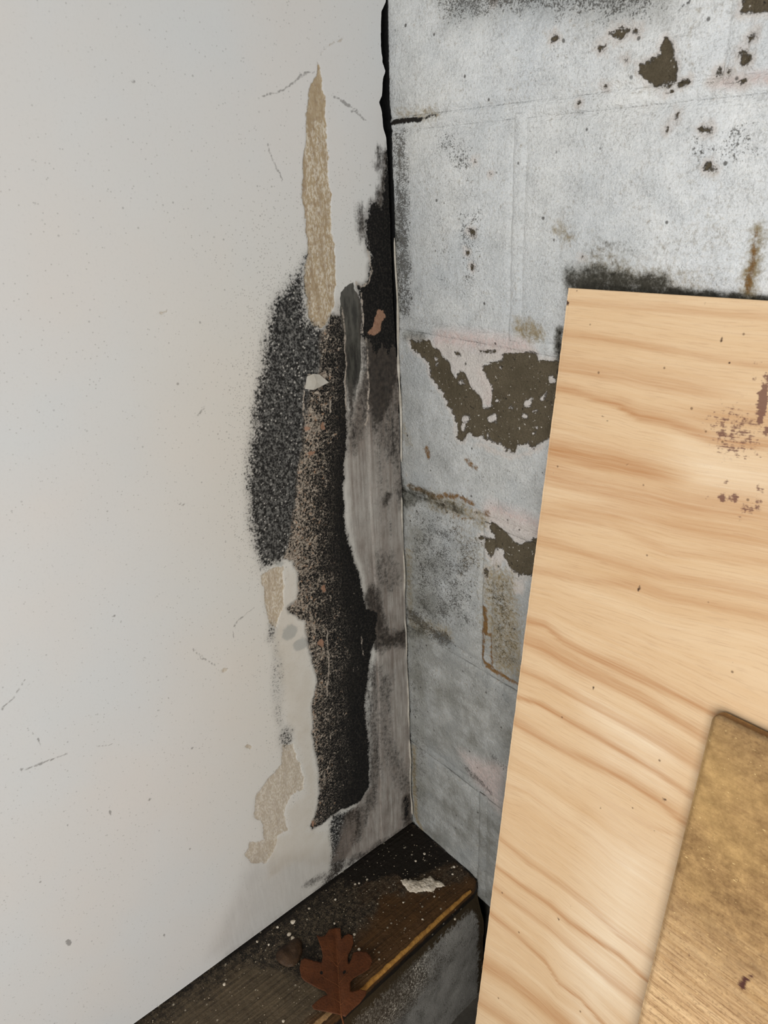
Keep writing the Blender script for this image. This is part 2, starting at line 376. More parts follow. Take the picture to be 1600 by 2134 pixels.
def build_left(mat):
    us = np.concatenate([np.arange(0, .20, .0011), np.arange(.20, .64, .003), np.linspace(.65, 1.9, 12)])
    zs = np.concatenate([np.arange(0.0035, 1.12, .0012), np.linspace(1.13, 2.2, 8)])
    nu, nv = len(us), len(zs); Ug, Zg = np.meshgrid(us, zs, indexing='ij'); u, z = Ug.ravel(), Zg.ravel()
    m = umin(z); u = np.where(u < .03, m+(u/.03)*(.03-m), u)
    P0_ = np.stack([u, z], -1)
    wa = np.stack([.009*(fbm(u, z, 42, 5, 61, .62)-.5), .014*(fbm(u, z, 42, 5, 62, .62)-.5)], -1)
    P = P0_+wa                                             # ragged outlines: every stain is read through a warped position
    S = lambda pts: sdf(P, LW(pts)); Ln = lambda pts, w: sdl(P, LW(pts), w)
    px = lambda n: n*.00072
    A = {}
    b1, b2, b3 = S(BEI1), S(BEI2), S(BEI3)
    A['bei'] = U(b1, b2, b3, S(ell(471, 1396, 5, 4)), S(ell(519, 1558, 6, 5)), Ln([(715, 80), (690, 97), (672, 122)], px(1.5))-.0008, S(ell(340, 649, 10, 2.5, 5)))
    A['beia'] = np.where(b1 > -.01, .95, np.where(b2 > -.01, .75, np.where(b3 > -.01, .62, .6)))
    zb = LW([(660, 250), (660, 420)]); A['weave'] = ss(z, zb[0, 1], zb[1, 1]-.02)*.0+np.where(z < zb[0, 1], .85, .25)
    mo = S(MOLD); dl = LW([(620, 700)])[0]
    A['mold'] = U(ss(mo, -.020, .022)*.93, .20*ss(mo, -.03, .004), ss(S([(575, 1180), (600, 1160), (612, 1100), (640, 900), (655, 760), (690, 690), (700, 720), (660, 830), (630, 1000), (612, 1140)]), -.006, .004)*.85,
                  .66*ss(S([(575, 1320), (590, 1400), (585, 1480), (600, 1560), (585, 1560), (572, 1480), (565, 1390)]), -.012, .004)*.55, .52*ss(S(ell(594, 1535, 14, 26)), -.016, .008), .5*ss(S(ell(565, 1318, 10, 22)), -.012, .006),
                  ss(S([(690, 1700), (745, 1680), (752, 1720), (728, 1780), (700, 1830), (655, 1860), (690, 1820), (688, 1760)]), -.012, .01)*.8)
    bk = S(BLK); bk2 = S(BLK2)
    A['blk'] = U(.5+bk*150, .5+bk2*110, .5+70*Ln([(846, 1700), (845, 1660)], px(4)), .5+120*Ln([(853, 1719), (860, 1722)], px(5)))
    A['blk'] = np.clip(A['blk'], -1, 1.4)
    # pale grains: most on the left side of the band
    left = LW([(655, 700), (630, 900), (615, 1060), (605, 1170), (625, 1270), (640, 1330), (655, 1420), (655, 1540), (668, 1640), (660, 1720)])
    o = np.argsort(left[:, 1]); ul = np.interp(z, left[o, 1], left[o, 0]); dist = ul-u     # + to the right of the band's left rim
    wid = np.interp(z, LW([(700, 1700), (700, 1300), (700, 900), (700, 700)])[:, 1], [.06, .085, .065, .055])
    zt = LW([(650, 640), (650, 700), (640, 900), (640, 1180), (640, 1290), (650, 1600), (650, 1720)])[:, 1]
    amp = np.interp(-z, -zt, [.62, .66, .72, .72, .56, .50, .42])
    A['grain'] = np.clip((1-np.clip(dist/wid, 0, 1.2)**.9)*amp+.2, .05, 1)*ss(bk, -.007, .003)*(.8+.5*(fbm(u, z, 70, 3, 91)-.4))
    A['wht'] = S(WHT)
    fz = LW([(730, 690), (730, 880)])[:, 1]; A['fing'] = ss(S(FING), -.0012, .0012)*ss(z, fz[1]-.03, fz[0])
    A['oval'] = U(S(ell(604, 1316, 17, 13, -35)), S(ell(628, 1342, 17, 12, -30)), S(ell(582, 1180, 9, 7)))
    A['pink'] = U(S(PINK), S(ell(650, 948, 7, 5)), S(ell(672, 890, 5, 6)), S(ell(640, 893, 5, 5)), S(ell(673, 1225, 5, 8)), S(ell(666, 1342, 7, 8)), S(ell(652, 1715, 4, 8))-.001)
    A['pale'] = U(S([(640, 782), (662, 778), (680, 795), (668, 806), (645, 812), (636, 806)]), Ln([(687, 832), (689, 860)], px(1.6)), Ln([(681, 1312), (683, 1400), (682, 1450)], px(1.2)), Ln([(751, 1330), (755, 1370)], px(1.2)),
                  Ln([(635, 815), (634, 860), (640, 900)], px(1.2)), Ln([(712, 640), (717, 720), (720, 800), (722, 860)], px(1.)), Ln([(768, 520), (775, 565), (768, 592), (753, 600), (742, 596)], px(1.3)), Ln([(752, 615), (756, 690)], px(1.)), Ln([(762, 700), (767, 820), (762, 880)], px(1.2)))
    strip = [(724, 880), (760, 770), (762, 720), (838, 715), (848, 900), (853, 1150), (858, 1400), (862, 1725), (760, 1790), (690, 1800), (720, 1700), (770, 1640), (770, 1500), (780, 1340), (760, 1230), (730, 1110), (722, 1000)]
    st = S(strip)
    zr = LW([(800, 720), (800, 850), (800, 1000), (800, 1150), (800, 1330), (800, 1450), (800, 1700)])[:, 1]
    A['dirt_tone'] = ss(st, -.006, .008)*np.interp(-z, -zr, [1., .92, .80, .84, .92, .82, .88])
    A['dirt_tone'] = U(A['dirt_tone'], .26*ss(S([(520, 1800), (690, 1770), (855, 1715), (690, 1850), (480, 1990), (440, 1985)]), -.02, .02), .5*ss(S([(700, 640), (720, 620), (760, 640), (760, 760), (720, 760)]), -.01, .006), .35*ss(Ln([(690, 1840), (600, 1900), (480, 1985)], px(10)), -.014, .006))  # first zone: darker towards the foot of the wall
    wob = lambda pts, w, s=1.: .92*s*ss(Ln(pts, px(w)), -px(w)*1.3-.006, px(w)*.9)
    A['dark'] = U(1.12*ss(S([(752, 690), (838, 690), (840, 780), (805, 880), (775, 900), (752, 820)]), -.018, .022), .85*ss(S([(712, 720), (748, 700), (752, 800), (735, 890), (722, 940), (718, 820)]), -.006, .01), .62*ss(S([(770, 760), (842, 760), (846, 1000), (800, 960), (770, 900)]), -.02, .015), wob([(745, 900), (760, 820)], 14, .7), wob([(838, 900), (838, 1010), (842, 1040)], 14, .75), wob([(800, 1050), (808, 1030)], 4, .9),
                  wob([(790, 900), (800, 1000), (806, 1100)], 16, .42), wob([(800, 1170), (810, 1210)], 24, .62), wob([(770, 1240), (785, 1300), (800, 1335), (850, 1325)], 15, .95), wob([(790, 1290), (786, 1345)], 8, .95),
                  wob([(800, 1420), (800, 1540), (830, 1610), (850, 1640)], 18, .6), wob([(775, 1400), (770, 1500), (780, 1600), (770, 1680)], 16, .7), wob([(730, 1700), (760, 1690), (745, 1740)], 16, .7), wob([(690, 1820), (780, 1770), (855, 1722)], 10, .75), wob([(845, 1660), (850, 1715)], 9, .95),
                  wob([(803, 330), (800, 390), (790, 425)], 8, .85), wob([(752, 440), (755, 480)], 7, .75), wob([(790, 310), (788, 345)], 4, .8), wob([(640, 1845), (700, 1815)], 8, .7), wob([(722, 880), (735, 900), (740, 930)], 12, .6))
    A['spk'] = np.clip(.55*ss(mo, -.03, .0)+.36*ss(-u, -.26, -.12)*ss(-z, -.98, -.75)+.03, 0, .9)
    A['halo'] = .55*ss(-u, -.40, -.16)*ss(-z, -1.0, -.7)
    ck = [[(0, 1478), (30, 1445), (52, 1412)], [(548, 200), (590, 186), (612, 172), (622, 155), (650, 148)], [(482, 1345), (490, 1305), (505, 1285), (528, 1270)], [(62, 1520), (80, 1540), (88, 1560)], [(40, 1605), (90, 1588), (140, 1572)],
          [(698, 204), (712, 216)], [(733, 238), (760, 246)], [(700, 208), (762, 246)], [(408, 866), (428, 848)], [(560, 318), (590, 372)], [(372, 1050), (384, 1046)], [(200, 1558), (230, 1545)], [(400, 1350), (450, 1390)]]
    A['crk'] = U(*[Ln(c, px(.9)) for c in ck], Ln([(712, 215), (728, 226)], px(2.2)), *[S(ell(a, b, r)) for a, b, r in [(140, 1966, 6), (242, 1282, 3), (304, 1370, 2.5), (142, 1722, 2.5), (352, 1450, 2.5), (403, 1557, 3), (315, 1668, 3), (560, 310, 3), (410, 668, 3), (276, 160, 3), (70, 338, 3), (237, 292, 3), (165, 768, 2.5), (342, 1952, 3), (155, 1960, 3), (48, 1830, 3), (232, 1692, 4)]])
    # relief
    xoff = .0012*(fbm(u, z, 5, 3, 3)-.5)*2 - .0005*ss(A['bei'], -.0008, .0008) + .0009*ss(bk, 0, .006)*fbm(u, z, 330, 2, 21)
    ls = LW([(757, 690), (765, 800), (768, 900), (772, 1050), (782, 1230), (790, 1500), (794, 1770)]); o = np.argsort(ls[:, 1])
    xoff += .0011*ss(np.interp(z, ls[o, 1], ls[o, 0])-u, -.0006, .0006)*ss(-z, -.80, -.74)
    G = np.stack([xoff, -u, z], -1)
    me = solid_grid('wall_left', G, np.array([-.013, 0, 0]), nu, nv, flip=True)
    put(me, **A)
    o = link('wall_left', me, mat); o['kind'] = 'structure'
    return o


# ---------------------------------------------------------------- block wall
JZ = [.9665+.2, .9665, .7665, .5665, .3665, .1665, -.0335, -.2335]
c1 = lambda p: crop(780, 0, .5125, p)
c2 = lambda p: crop(800, 560, .275, p)
c3 = lambda p: crop(800, 980, .2437, p)
CON = [c2([(190, 545), (345, 540), (365, 590), (415, 615), (430, 670), (480, 720), (500, 800), (545, 840), (570, 770), (620, 800), (660, 900), (720, 960), (745, 1060), (790, 1060), (810, 1000), (805, 870), (770, 810), (735, 760), (800, 720), (900, 690), (905, 630), (1000, 650), (1140, 640), (1160, 700), (1290, 690), (1400, 760), (1420, 950), (1380, 1200), (1240, 1280), (1120, 1370), (1080, 1320), (1010, 1330), (985, 1400), (930, 1380), (880, 1330), (790, 1300), (700, 1270), (630, 1250), (600, 1310), (555, 1290), (545, 1160), (500, 1060), (445, 950), (400, 890), (350, 800), (340, 720), (290, 660), (215, 610)]),
       c2([(710, 612), (840, 622), (845, 640), (740, 632)]), c2([(540, 620), (575, 650), (560, 665), (535, 640)]),
       c3([(905, 425), (960, 480), (1030, 530), (1120, 620), (1180, 630), (1280, 590), (1400, 600), (1380, 900), (1250, 900), (1160, 905), (1080, 850), (1030, 740), (1010, 670), (960, 655), (900, 730), (870, 650), (855, 570), (880, 570), (950, 600), (900, 500)]),
       c3(ell(876, 868, 13, 45, 0)), c3(ell(828, 575, 16, 20, 0)), c3(ell(800, 375, 25, 7, 10)), c3(ell(495, 295, 20, 10, -10)),
       c1([(1180, 160), (1205, 180), (1210, 230), (1225, 250), (1222, 320), (1190, 330), (1150, 345), (1120, 335), (1085, 300), (1085, 262), (1120, 250), (1155, 215), (1165, 185)]),
       c1([(960, 130), (1000, 115), (1090, 118), (1030, 135), (985, 162)]), c1([(905, 185), (940, 168), (940, 195), (910, 197)]), c1([(735, 132), (742, 160), (720, 184), (720, 150)]),
       c1([(1510, -40), (1660, -40), (1640, 40), (1550, 55), (1510, 62), (1480, 60), (1500, 30)]), c1([(1475, 235), (1530, 228), (1520, 250), (1480, 264)]), c1([(1510, 165), (1558, 124), (1548, 155), (1512, 180)]),
       c1(ell(1402, 287, 9, 16, 15)), c1(ell(1440, 293, 9, 16, 15)), c1(ell(1252, 336, 24, 12, -20)), c1(ell(1185, 348, 14, 6)), c1(ell(1490, 212, 13, 11)), c1(ell(1352, 530, 22, 13, 20)), c1(ell(1352, 683, 14, 16)), c1(ell(1383, 692, 9, 7)),
       c1(ell(827, 421, 6, 9)), c1(ell(1020, 236, 7, 9)), c1(ell(1205, 370, 6, 6)), c1(ell(1493, 328, 14, 8)), c1(ell(937, 352, 5, 5)), c1(ell(1375, 333, 14, 6)), c1(ell(845, 1050, 5, 5)), c1(ell(1230, 470, 10, 5, -50)), c1(ell(1190, 515, 9, 5, -50)), c1(ell(410, 655, 5, 5)), c1(ell(475, 705, 5, 5)), c1(ell(395, 945, 14, 9)), c1(ell(375, 1025, 6, 8)), c1(ell(395, 1085, 5, 10, -20)), c1(ell(486, 5, 5, 14))]
ISL = [c2(q) for q in (ell(820, 1137, 38, 30), ell(1082, 1022, 38, 26, -50), ell(1065, 1120, 27, 22), ell(845, 1003, 16, 11), ell(1135, 1075, 26, 11, -25), ell(1200, 965, 42, 11, -55), ell(590, 868, 32, 17), ell(395, 727, 17, 9, -40), ell(615, 1130, 38, 26, -30), ell(600, 1200, 20, 45, 10), ell(873, 745, 12, 9), ell(1270, 845, 20, 32), ell(1130, 1250, 14, 10), ell(785, 1275, 8, 28), ell(385, 680, 9, 18), ell(965, 1058, 16, 7), ell(1150, 1205, 9, 9))]
GAPR = RW([(806, -60), (808, 20), (811, 100), (813, 200), (817, 290), (820, 380), (822, 450), (827, 600), (832, 720), (838, 860), (843, 1000), (848, 1200), (853, 1400), (857, 1600), (860, 1720)])


def right_attrs(x, z):
    P = np.stack([x+.007*(fbm(x, z, 50, 5, 71, .62)-.5), z+.007*(fbm(x, z, 50, 5, 72, .62)-.5)], -1)
    S = lambda pts: sdf(P, RW(pts)); Ln = lambda pts, w: sdl(P, RW(pts), w)
    px = lambda n: n*.0006
    wob = lambda pts, w, s=1.: s*ss(Ln(pts, px(w)), -px(w)*1.3-.002, px(w)*.8)
    zone = lambda pts, s=1., f=.015: s*ss(S(pts), -f, f)
    A = {}
    con = U(*[S(q) for q in CON]); isl = U(*[S(q) for q in ISL])
    A['con'] = np.minimum(con, -isl)
    A['fresh'] = U(np.minimum(con+.003, .01), S(c2([(340, 560), (560, 590), (720, 640), (900, 640), (900, 700), (760, 740), (810, 860), (800, 1010), (740, 1060), (640, 900), (500, 780), (430, 650)])), S(c2([(600, 1310), (750, 1290), (950, 1400), (1240, 1290), (1230, 1400), (950, 1480), (720, 1380)]))-.004,
                   S(c3([(900, 340), (1300, 480), (1290, 600), (1150, 640), (1000, 520), (900, 420)])), S(c3([(1060, 900), (1250, 910), (1200, 1100), (1080, 1040)]))-.003, S(c3([(880, 740), (960, 660), (1020, 680), (1040, 760), (960, 860)])))
    A['pnk'] = U(wob(c2([(420, 540), (600, 540), (900, 590), (1060, 620)]), 12, .9), wob(c2([(730, 780), (790, 900), (780, 1000)]), 6, .9), wob(c3([(930, 360), (1100, 420), (1290, 500)]), 14, .9), zone([(960, 1570), (1050, 1600), (1040, 1690), (990, 1630)], .75), wob(c1([(1380, 330), (1600, 315)]), 4, .8), zone(c3([(200, 440), (420, 440), (420, 560), (200, 560)]), .0))
    A['yel'] = U(zone([(1068, 662), (1110, 668), (1140, 690), (1130, 715), (1075, 705)], .85, .008), zone([(1005, 1175), (1075, 1190), (1095, 1420), (1030, 1395), (1003, 1300)], .72), wob([(900, 1045), (960, 1060), (1000, 1085)], 14, .7), zone([(940, 1090), (1000, 1100), (1020, 1180), (960, 1200)], .35),
                 wob([(1580, 480), (1570, 560), (1562, 615)], 7, .85), wob([(830, 240), (905, 238)], 7, .5), zone([(1400, 430), (1560, 440), (1540, 540), (1380, 520)], .18), wob([(865, 1300), (930, 1320)], 14, .6), wob([(840, 890), (850, 920)], 8, .4), wob([(1250, 560), (1350, 590), (1440, 600)], 18, .5), wob([(862, 1560), (866, 1700), (880, 1735), (930, 1790)], 5, .8),
                 wob([(980, 1850), (1000, 1900)], 8, .9), wob([(850, 1150), (856, 1300)], 6, .5), wob([(1165, 480), (1180, 495)], 8, .6), zone(ell(1275, 545, 22, 18), .55))
    A['rst'] = U(wob([(1008, 1262), (1012, 1290), (1014, 1318)], 3.2, 1.25), wob([(1007, 1310), (1006, 1375), (1022, 1392)], 1.8, .95), wob([(1022, 1320), (1025, 1390)], 1.8, .85), wob([(1015, 1388), (1045, 1408), (1080, 1428)], 2.6, .9), wob([(890, 938), (895, 952)], 5, .85), wob([(975, 962), (992, 978)], 4, .75), wob([(850, 1012), (900, 1035), (955, 1035), (985, 1052)], 3, .85),
                 wob([(1573, 490), (1567, 570), (1562, 600)], 1.8, .75), wob([(1010, 1070), (1018, 1066)], 4, .7), wob([(985, 1085), (940, 1070)], 4, .4))
    A['mld_dark'] = U(wob([(1198, 590), (1240, 580), (1275, 592), (1370, 606)], 16, .95), wob([(1195, 596), (1300, 600), (1400, 612), (1600, 632)], 6, 1.0), wob([(1195, 575), (1280, 570)], 16, .5), wob([(1168, 690), (1160, 760)], 6, .8), wob([(828, 1000), (842, 1040), (860, 1030)], 14, .8), wob([(855, 1018), (900, 1040), (960, 1062)], 8, .65), wob([(855, 1030), (920, 1052)], 12, .6), wob([(820, 440), (826, 560), (830, 640)], 9, .6), wob([(855, 1320), (880, 1318)], 14, .6), wob([(846, 700), (880, 705)], 8, .6),
                 wob([(858, 1716), (890, 1750), (940, 1792), (978, 1830), (1000, 1900), (1006, 1960)], 7, 1.0), wob([(1245, 520), (1300, 545)], 26, .32), wob([(1330, 470), (1360, 500)], 30, .16), wob([(1000, 1880), (1010, 1990), (1005, 2134)], 9, .8), wob([(866, 1120), (869, 1450), (874, 1660)], 26, .42), wob([(880, 1400), (930, 1450)], 26, .34))  # mould, plus dark strokes beside the sheet and down the lower corner
    A['spk'] = np.clip(U(zone([(880, -60), (1420, -60), (1395, 45), (1250, 60), (1100, 40), (930, 62)], .62, .02), wob([(832, 290), (838, 440), (842, 560), (845, 640)], 18, .68), zone([(945, 430), (1010, 430), (1000, 600), (960, 600)], .52, .012), zone([(850, 1040), (930, 1065), (1010, 1120), (1000, 1330), (855, 1310)], .54, .03), wob([(855, 1280), (900, 1320), (930, 1335)], 18, .75), wob([(920, 300), (960, 330)], 26, .5), zone([(1110, 220), (1340, 190), (1360, 260), (1120, 280)], .36), zone([(1400, 250), (1600, 220), (1600, 380), (1430, 380)], .40),
                       zone([(860, 330), (1000, 300), (1030, 640), (850, 640)], .34, .02), zone([(1010, 1090), (1060, 1120), (1080, 1180), (1020, 1180)], .3), zone([(1010, 1200), (1070, 1200), (1085, 1400), (1020, 1390)], .5), zone([(850, 700), (900, 740), (960, 900), (1100, 960), (1110, 1100), (850, 1010)], .28), zone([(1050, 60), (1330, 60), (1330, 180), (1100, 190)], .3), wob([(1028, 1575), (1050, 1600)], 8, .6), wob([(970, 1600), (1020, 1650)], 8, .6),
                       zone([(1060, 420), (1400, 350), (1500, 420), (1180, 590), (1080, 560)], .16, .03), zone([(860, 1350), (1070, 1430), (1040, 1680), (860, 1560)], .22), zone([(862, 1560), (1040, 1700), (1020, 1960), (870, 1720)], .26)), .10, 1)
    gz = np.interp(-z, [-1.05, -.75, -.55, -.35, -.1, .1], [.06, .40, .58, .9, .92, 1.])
    A['grey_shade'] = np.clip(gz*ss(.36-x, 0, .14)+.3*ss(.12-x, 0, .14)*ss(z, .3, .5)+zone([(880, -60), (1420, -60), (1395, 45), (1250, 60), (1100, 40), (930, 62)], .5), 0, 1)  # some dirt, mostly corner and base shade put into the colour
    A['crk'] = U(Ln([(818, 255), (850, 252), (876, 247)], px(4)), Ln([(876, 247), (905, 242)], px(1.2)), Ln([(1168, 690), (1162, 740), (1158, 780)], px(2.5))-.0008, Ln(c1([(1240, 45), (1275, 15), (1290, -10)]), px(1)), Ln([(848, 1340), (856, 1560), (858, 1700)], px(1)), Ln([(985, 1862), (1004, 1905), (1008, 1960), (1006, 2160)], px(5)))
    bx = np.interp(-z, -GAPR[:, 1], GAPR[:, 0])
    A['gap'] = np.clip((bx-x), FAR, .03)*np.where(z > .66, 1, 0)+np.where(z > .66, 0, -.01)  # black mould and the deep shadow of the slot, put into the colour
    return A


def relief(x, z, con):
    y = -.0022*(fbm(x, z, 9, 3, 4)-.5) - .0011*(fbm(x*.5, z, 70, 3, 8)-.5) - .0009*(fbm(x, z, 300, 2, 15)-.5)
    return y + .0019*ss(con, -.0012, .0012)


def build_right(mat):
    root = link('wall_right', box_mesh('wall_right', -.12, 2.0, .03, .14, -.24, 2.2), MAT['mortar']); root['kind'] = 'structure'
    J = .006
    def patch(name, x0, x1, z0, z1, y0, edge, step, fine_x, depth):
        xs = [x0]
        while xs[-1] < x1-1e-6:
            st = step if -.03 < xs[-1] < fine_x else .02
            xs.append(min(x1, xs[-1]+st))
        zs = np.linspace(z0, z1, max(3, int((z1-z0)/step)+1)) if x0 < fine_x and z0 < 1.1 else np.linspace(z0, z1, max(3, int((z1-z0)/.02)))
        xs = np.array(xs); nu, nv = len(xs), len(zs)
        X, Z = np.meshgrid(xs, zs, indexing='ij'); x, z = X.ravel(), Z.ravel()
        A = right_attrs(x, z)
        y = y0+relief(x, z, A['con'])
        if edge:
            d = np.minimum(np.minimum(x-x0, x1-x), np.minimum(z-z0, z1-z))+.004*(fbm(x, z, 60, 3, 31)-.5)
            y += .0024*(1-ss(d, -.003, .007))
        else:
            d = np.minimum(x-x0, x1-x) if (x1-x0) < (z1-z0) else np.minimum(z-z0, z1-z)
            y += .0018*(fbm(x, z, 45, 3, 77)-.5)+.0046*(1-ss(d, 0, .0095))
        me = solid_grid(name, np.stack([x, y, z], -1), np.array([0, depth, 0]), nu, nv)
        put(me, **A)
        o = link(name, me, mat, root)
        return o
    hz = lambda k: (JZ[k+1], JZ[k])
    for k in range(6):
        z0, z1 = hz(k)
        jx = [.355, .755, 1.155, 1.555] if k % 2 == 0 else ([.170, .57, .97, 1.37] if k == 1 else [.1425, .5425, .9425, 1.3425])
        xs = [-.10]+jx+[1.95]
        fx = {0: .42, 1: .42, 2: .26, 3: .22, 4: .20, 5: .18}[k]
        for a, b in zip(xs[:-1], xs[1:]):
            patch('concrete_block', a+(J if a > -.1 else 0), b-J, z0+J, min(z1-J, 1.16), 0, True, .0018, fx, .03)
        for j in jx[:3]:
            if j > .45: patch('mortar_joint', j-J-.002, j+J+.002, z0+J, z1-J, .0035, False, .02, -1, .02)
            else: patch('mortar_joint', j-J-.006, j+J+.006, z0+J-.004, z1-J+.004, -.0008, False, .0018, fx, .02)
    for k in range(1, 7):
        patch('mortar_joint', -.1, 1.95, JZ[k]-J-.006, JZ[k]+J+.006, .0006, False, .0018, {1: .42, 2: .42, 3: .24, 4: .22, 5: .2, 6: .18}[k], .02)
    # upper courses outside the frame
    for a, b in zip([-.10, .17, .57, .97, 1.37], [.17, .57, .97, 1.37, 1.95]):
        for z0 in (JZ[0], JZ[0]+.2, JZ[0]+.4, JZ[0]+.6, JZ[0]+.8):
            patch('concrete_block', a+J, b-J, z0+J, z0+.2-J, 0, True, .02, -1, .03)
    for i in range(5):
        z0 = JZ[0]+.2*i
        patch('mortar_joint', -.1, 1.95, z0-J-.002, z0+J+.002, .001, False, .02, -1, .02)
        for j in (.17, .57, .97, 1.37): patch('mortar_joint', j-J-.002, j+J+.002, z0+J, z0+.2-J, .001, False, .02, -1, .02)
    return root


MAT = {}


def simple(name, rgb, rgb2=None, sc=40, rough=.85, bump=.0):
    t = NT(name); P = t.pos(); n = t.norm(t.noise(P, sc, 5, .65))
    col = t.mix(n, lin(*rgb), lin(*(rgb2 or rgb)))
    return t.finish(col, rough, n, .002, bump) if bump else t.finish(col, rough)


MAT['mortar'] = simple('dark_mortar', (70, 66, 58), (95, 90, 80), 120)
MAT['left'] = mat_left(); MAT['block'] = mat_block()
wall_left = build_left(MAT['left'])
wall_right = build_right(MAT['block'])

# timber stud behind the panel, seen only as the dark slot of the corner
stud = link('timber_stud', box_mesh('timber_stud', -.11, -.05, -.09, -.001, -.005, 2.2), simple('black_stud', (22, 20, 18), (34, 30, 26), 80), wall_left)

# ---------------------------------------------------------------- floor, kerb, sill
floor = link('floor', box_mesh('floor', -.2, 3.0, -3.0, .14, -.30, -.235), simple('floor_concrete', (66, 62, 56), (92, 87, 79), 30, .85, .3)); floor['kind'] = 'structure'
FLOOR = -.235
added_ceiling = link('added_ceiling', box_mesh('added_ceiling', -.2, 2.6, -2.4, .14, 2.2, 2.28), simple('added_ceiling_boards', (150, 146, 138), (128, 124, 116), 12)); added_ceiling['kind'] = 'structure'  # out of view, added to cut the light from above


def mat_kerb():
    t = NT('kerb_paint'); P = t.pos()
    fine = t.norm(t.noise(P, 520, 4, .7)); blot = t.norm(t.noise(P, 28, 5, .65)); mid = t.norm(t.noise(P, 170, 4, .65))
    grit = t.norm(t.noise(P, 330, 4, .65))
    col = t.mix(blot, lin(118, 115, 108), lin(150, 146, 138))
    col = t.mix(t.ma('MULTIPLY', t.step(t.attr('spk'), .4, .7), .9), col, t.mix(t.step(grit, .3, .75), lin(74, 66, 56), lin(220, 210, 192)))
    col = t.mix(t.ma('MULTIPLY', t.dens(t.attr('spk'), t.ma('ADD', t.ma('MULTIPLY', fine, .75), t.ma('MULTIPLY', blot, .3)), .14), .85), col, lin(62, 52, 40))
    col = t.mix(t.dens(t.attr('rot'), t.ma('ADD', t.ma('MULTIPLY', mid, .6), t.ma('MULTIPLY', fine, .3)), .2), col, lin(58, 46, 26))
    return t.finish(col, .8, t.ma('ADD', fine, t.ma('MULTIPLY', mid, .8)), .0014, .8)


FX0, FX1 = SL([(982, 1850)])[0], SL([(690, 2120)])[0]
def front_x(y):                      # front arris of the sill (runs slightly off parallel to the wall)
    return FX0[0]+(FX1[0]-FX0[0])*(FX0[1]-y)/(FX0[1]-FX1[1])


def build_kerb():
    ys = np.concatenate([np.arange(0, .42, .0022), np.linspace(.43, 1.9, 20)]); zs = np.linspace(-.235, -.026, 70)
    Y, Z = np.meshgrid(ys, zs, indexing='ij'); y, z = Y.ravel(), Z.ravel()
    x = np.array([front_x(-q) for q in y])-.004
    x += .003*(fbm(y, z, 40, 4, 40)-.5)+.013*ss(-z, .034, .085)
    me = solid_grid('wall_lower', np.stack([x, -y, z], -1), np.array([-.30, 0, 0]), len(ys), len(zs), flip=True)
    ry = y+.01*(vnoise(y, z, 50, 3)-.5)
    put(me, spk=np.clip(.3+.42*ss(ry, .06, .16)*ss(z, -.15, -.06), 0, 1), rot=np.clip(.95*ss(z, -.062, -.034)+.8*ss(.022-y, 0, .02), 0, 1.1))  # second mask: brown darkening along the top edge and at the wall end
    o = link('wall_lower', me, mat_kerb()); o['kind'] = 'structure'
    return o


kerb = build_kerb()


def mat_sill():
    t = NT('weathered_timber'); P = t.pos()
    fine = t.norm(t.noise(P, 600, 4, .7)); mid = t.norm(t.noise(P, 150, 5, .65)); blot = t.norm(t.noise(P, 26, 5, .65))
    gr = t.norm(t.noise(t.scale(P, (1, .03, 1)), 260, 4, .6))
    wood = t.mix(t.ma('ADD', t.ma('MULTIPLY', gr, .6), t.ma('MULTIPLY', blot, .4)), lin(50, 42, 31), lin(100, 86, 66))
    warm = t.mix(t.ma('ADD', t.ma('MULTIPLY', gr, .6), t.ma('MULTIPLY', blot, .4)), lin(42, 27, 12), lin(88, 60, 30))
    dirt_tone = t.mix(t.step(t.ma('ADD', t.ma('MULTIPLY', mid, .5), t.ma('MULTIPLY', fine, .5)), .3, .85), lin(24, 20, 15), lin(92, 80, 64))
    col = t.mix(t.dens(t.attr('wood'), t.ma('ADD', t.ma('MULTIPLY', blot, .4), t.ma('ADD', t.ma('MULTIPLY', gr, .3), t.ma('MULTIPLY', fine, .25))), .3), dirt_tone, wood)
    col = t.mix(t.dens(t.attr('warm'), t.ma('ADD', t.ma('MULTIPLY', blot, .35), t.ma('ADD', t.ma('MULTIPLY', gr, .3), t.ma('MULTIPLY', fine, .25))), .3), col, warm)
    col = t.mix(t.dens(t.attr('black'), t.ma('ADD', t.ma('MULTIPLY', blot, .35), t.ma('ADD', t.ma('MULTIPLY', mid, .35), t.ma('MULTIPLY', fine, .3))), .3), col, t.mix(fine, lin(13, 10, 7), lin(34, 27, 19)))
    d, c = t.voro(P, 110); r = t.n('ShaderNodeSeparateColor'); t.set(r.inputs[0], c)
    col = t.mix(t.ma('MULTIPLY', t.ma('MULTIPLY', t.step(d, .2, .08), t.step(r.outputs[0], .68, .72)), .75), col, lin(170, 160, 142))
    return t.finish(col, .6, t.ma('ADD', t.ma('MULTIPLY', mid, .8), gr), .0014, .7)


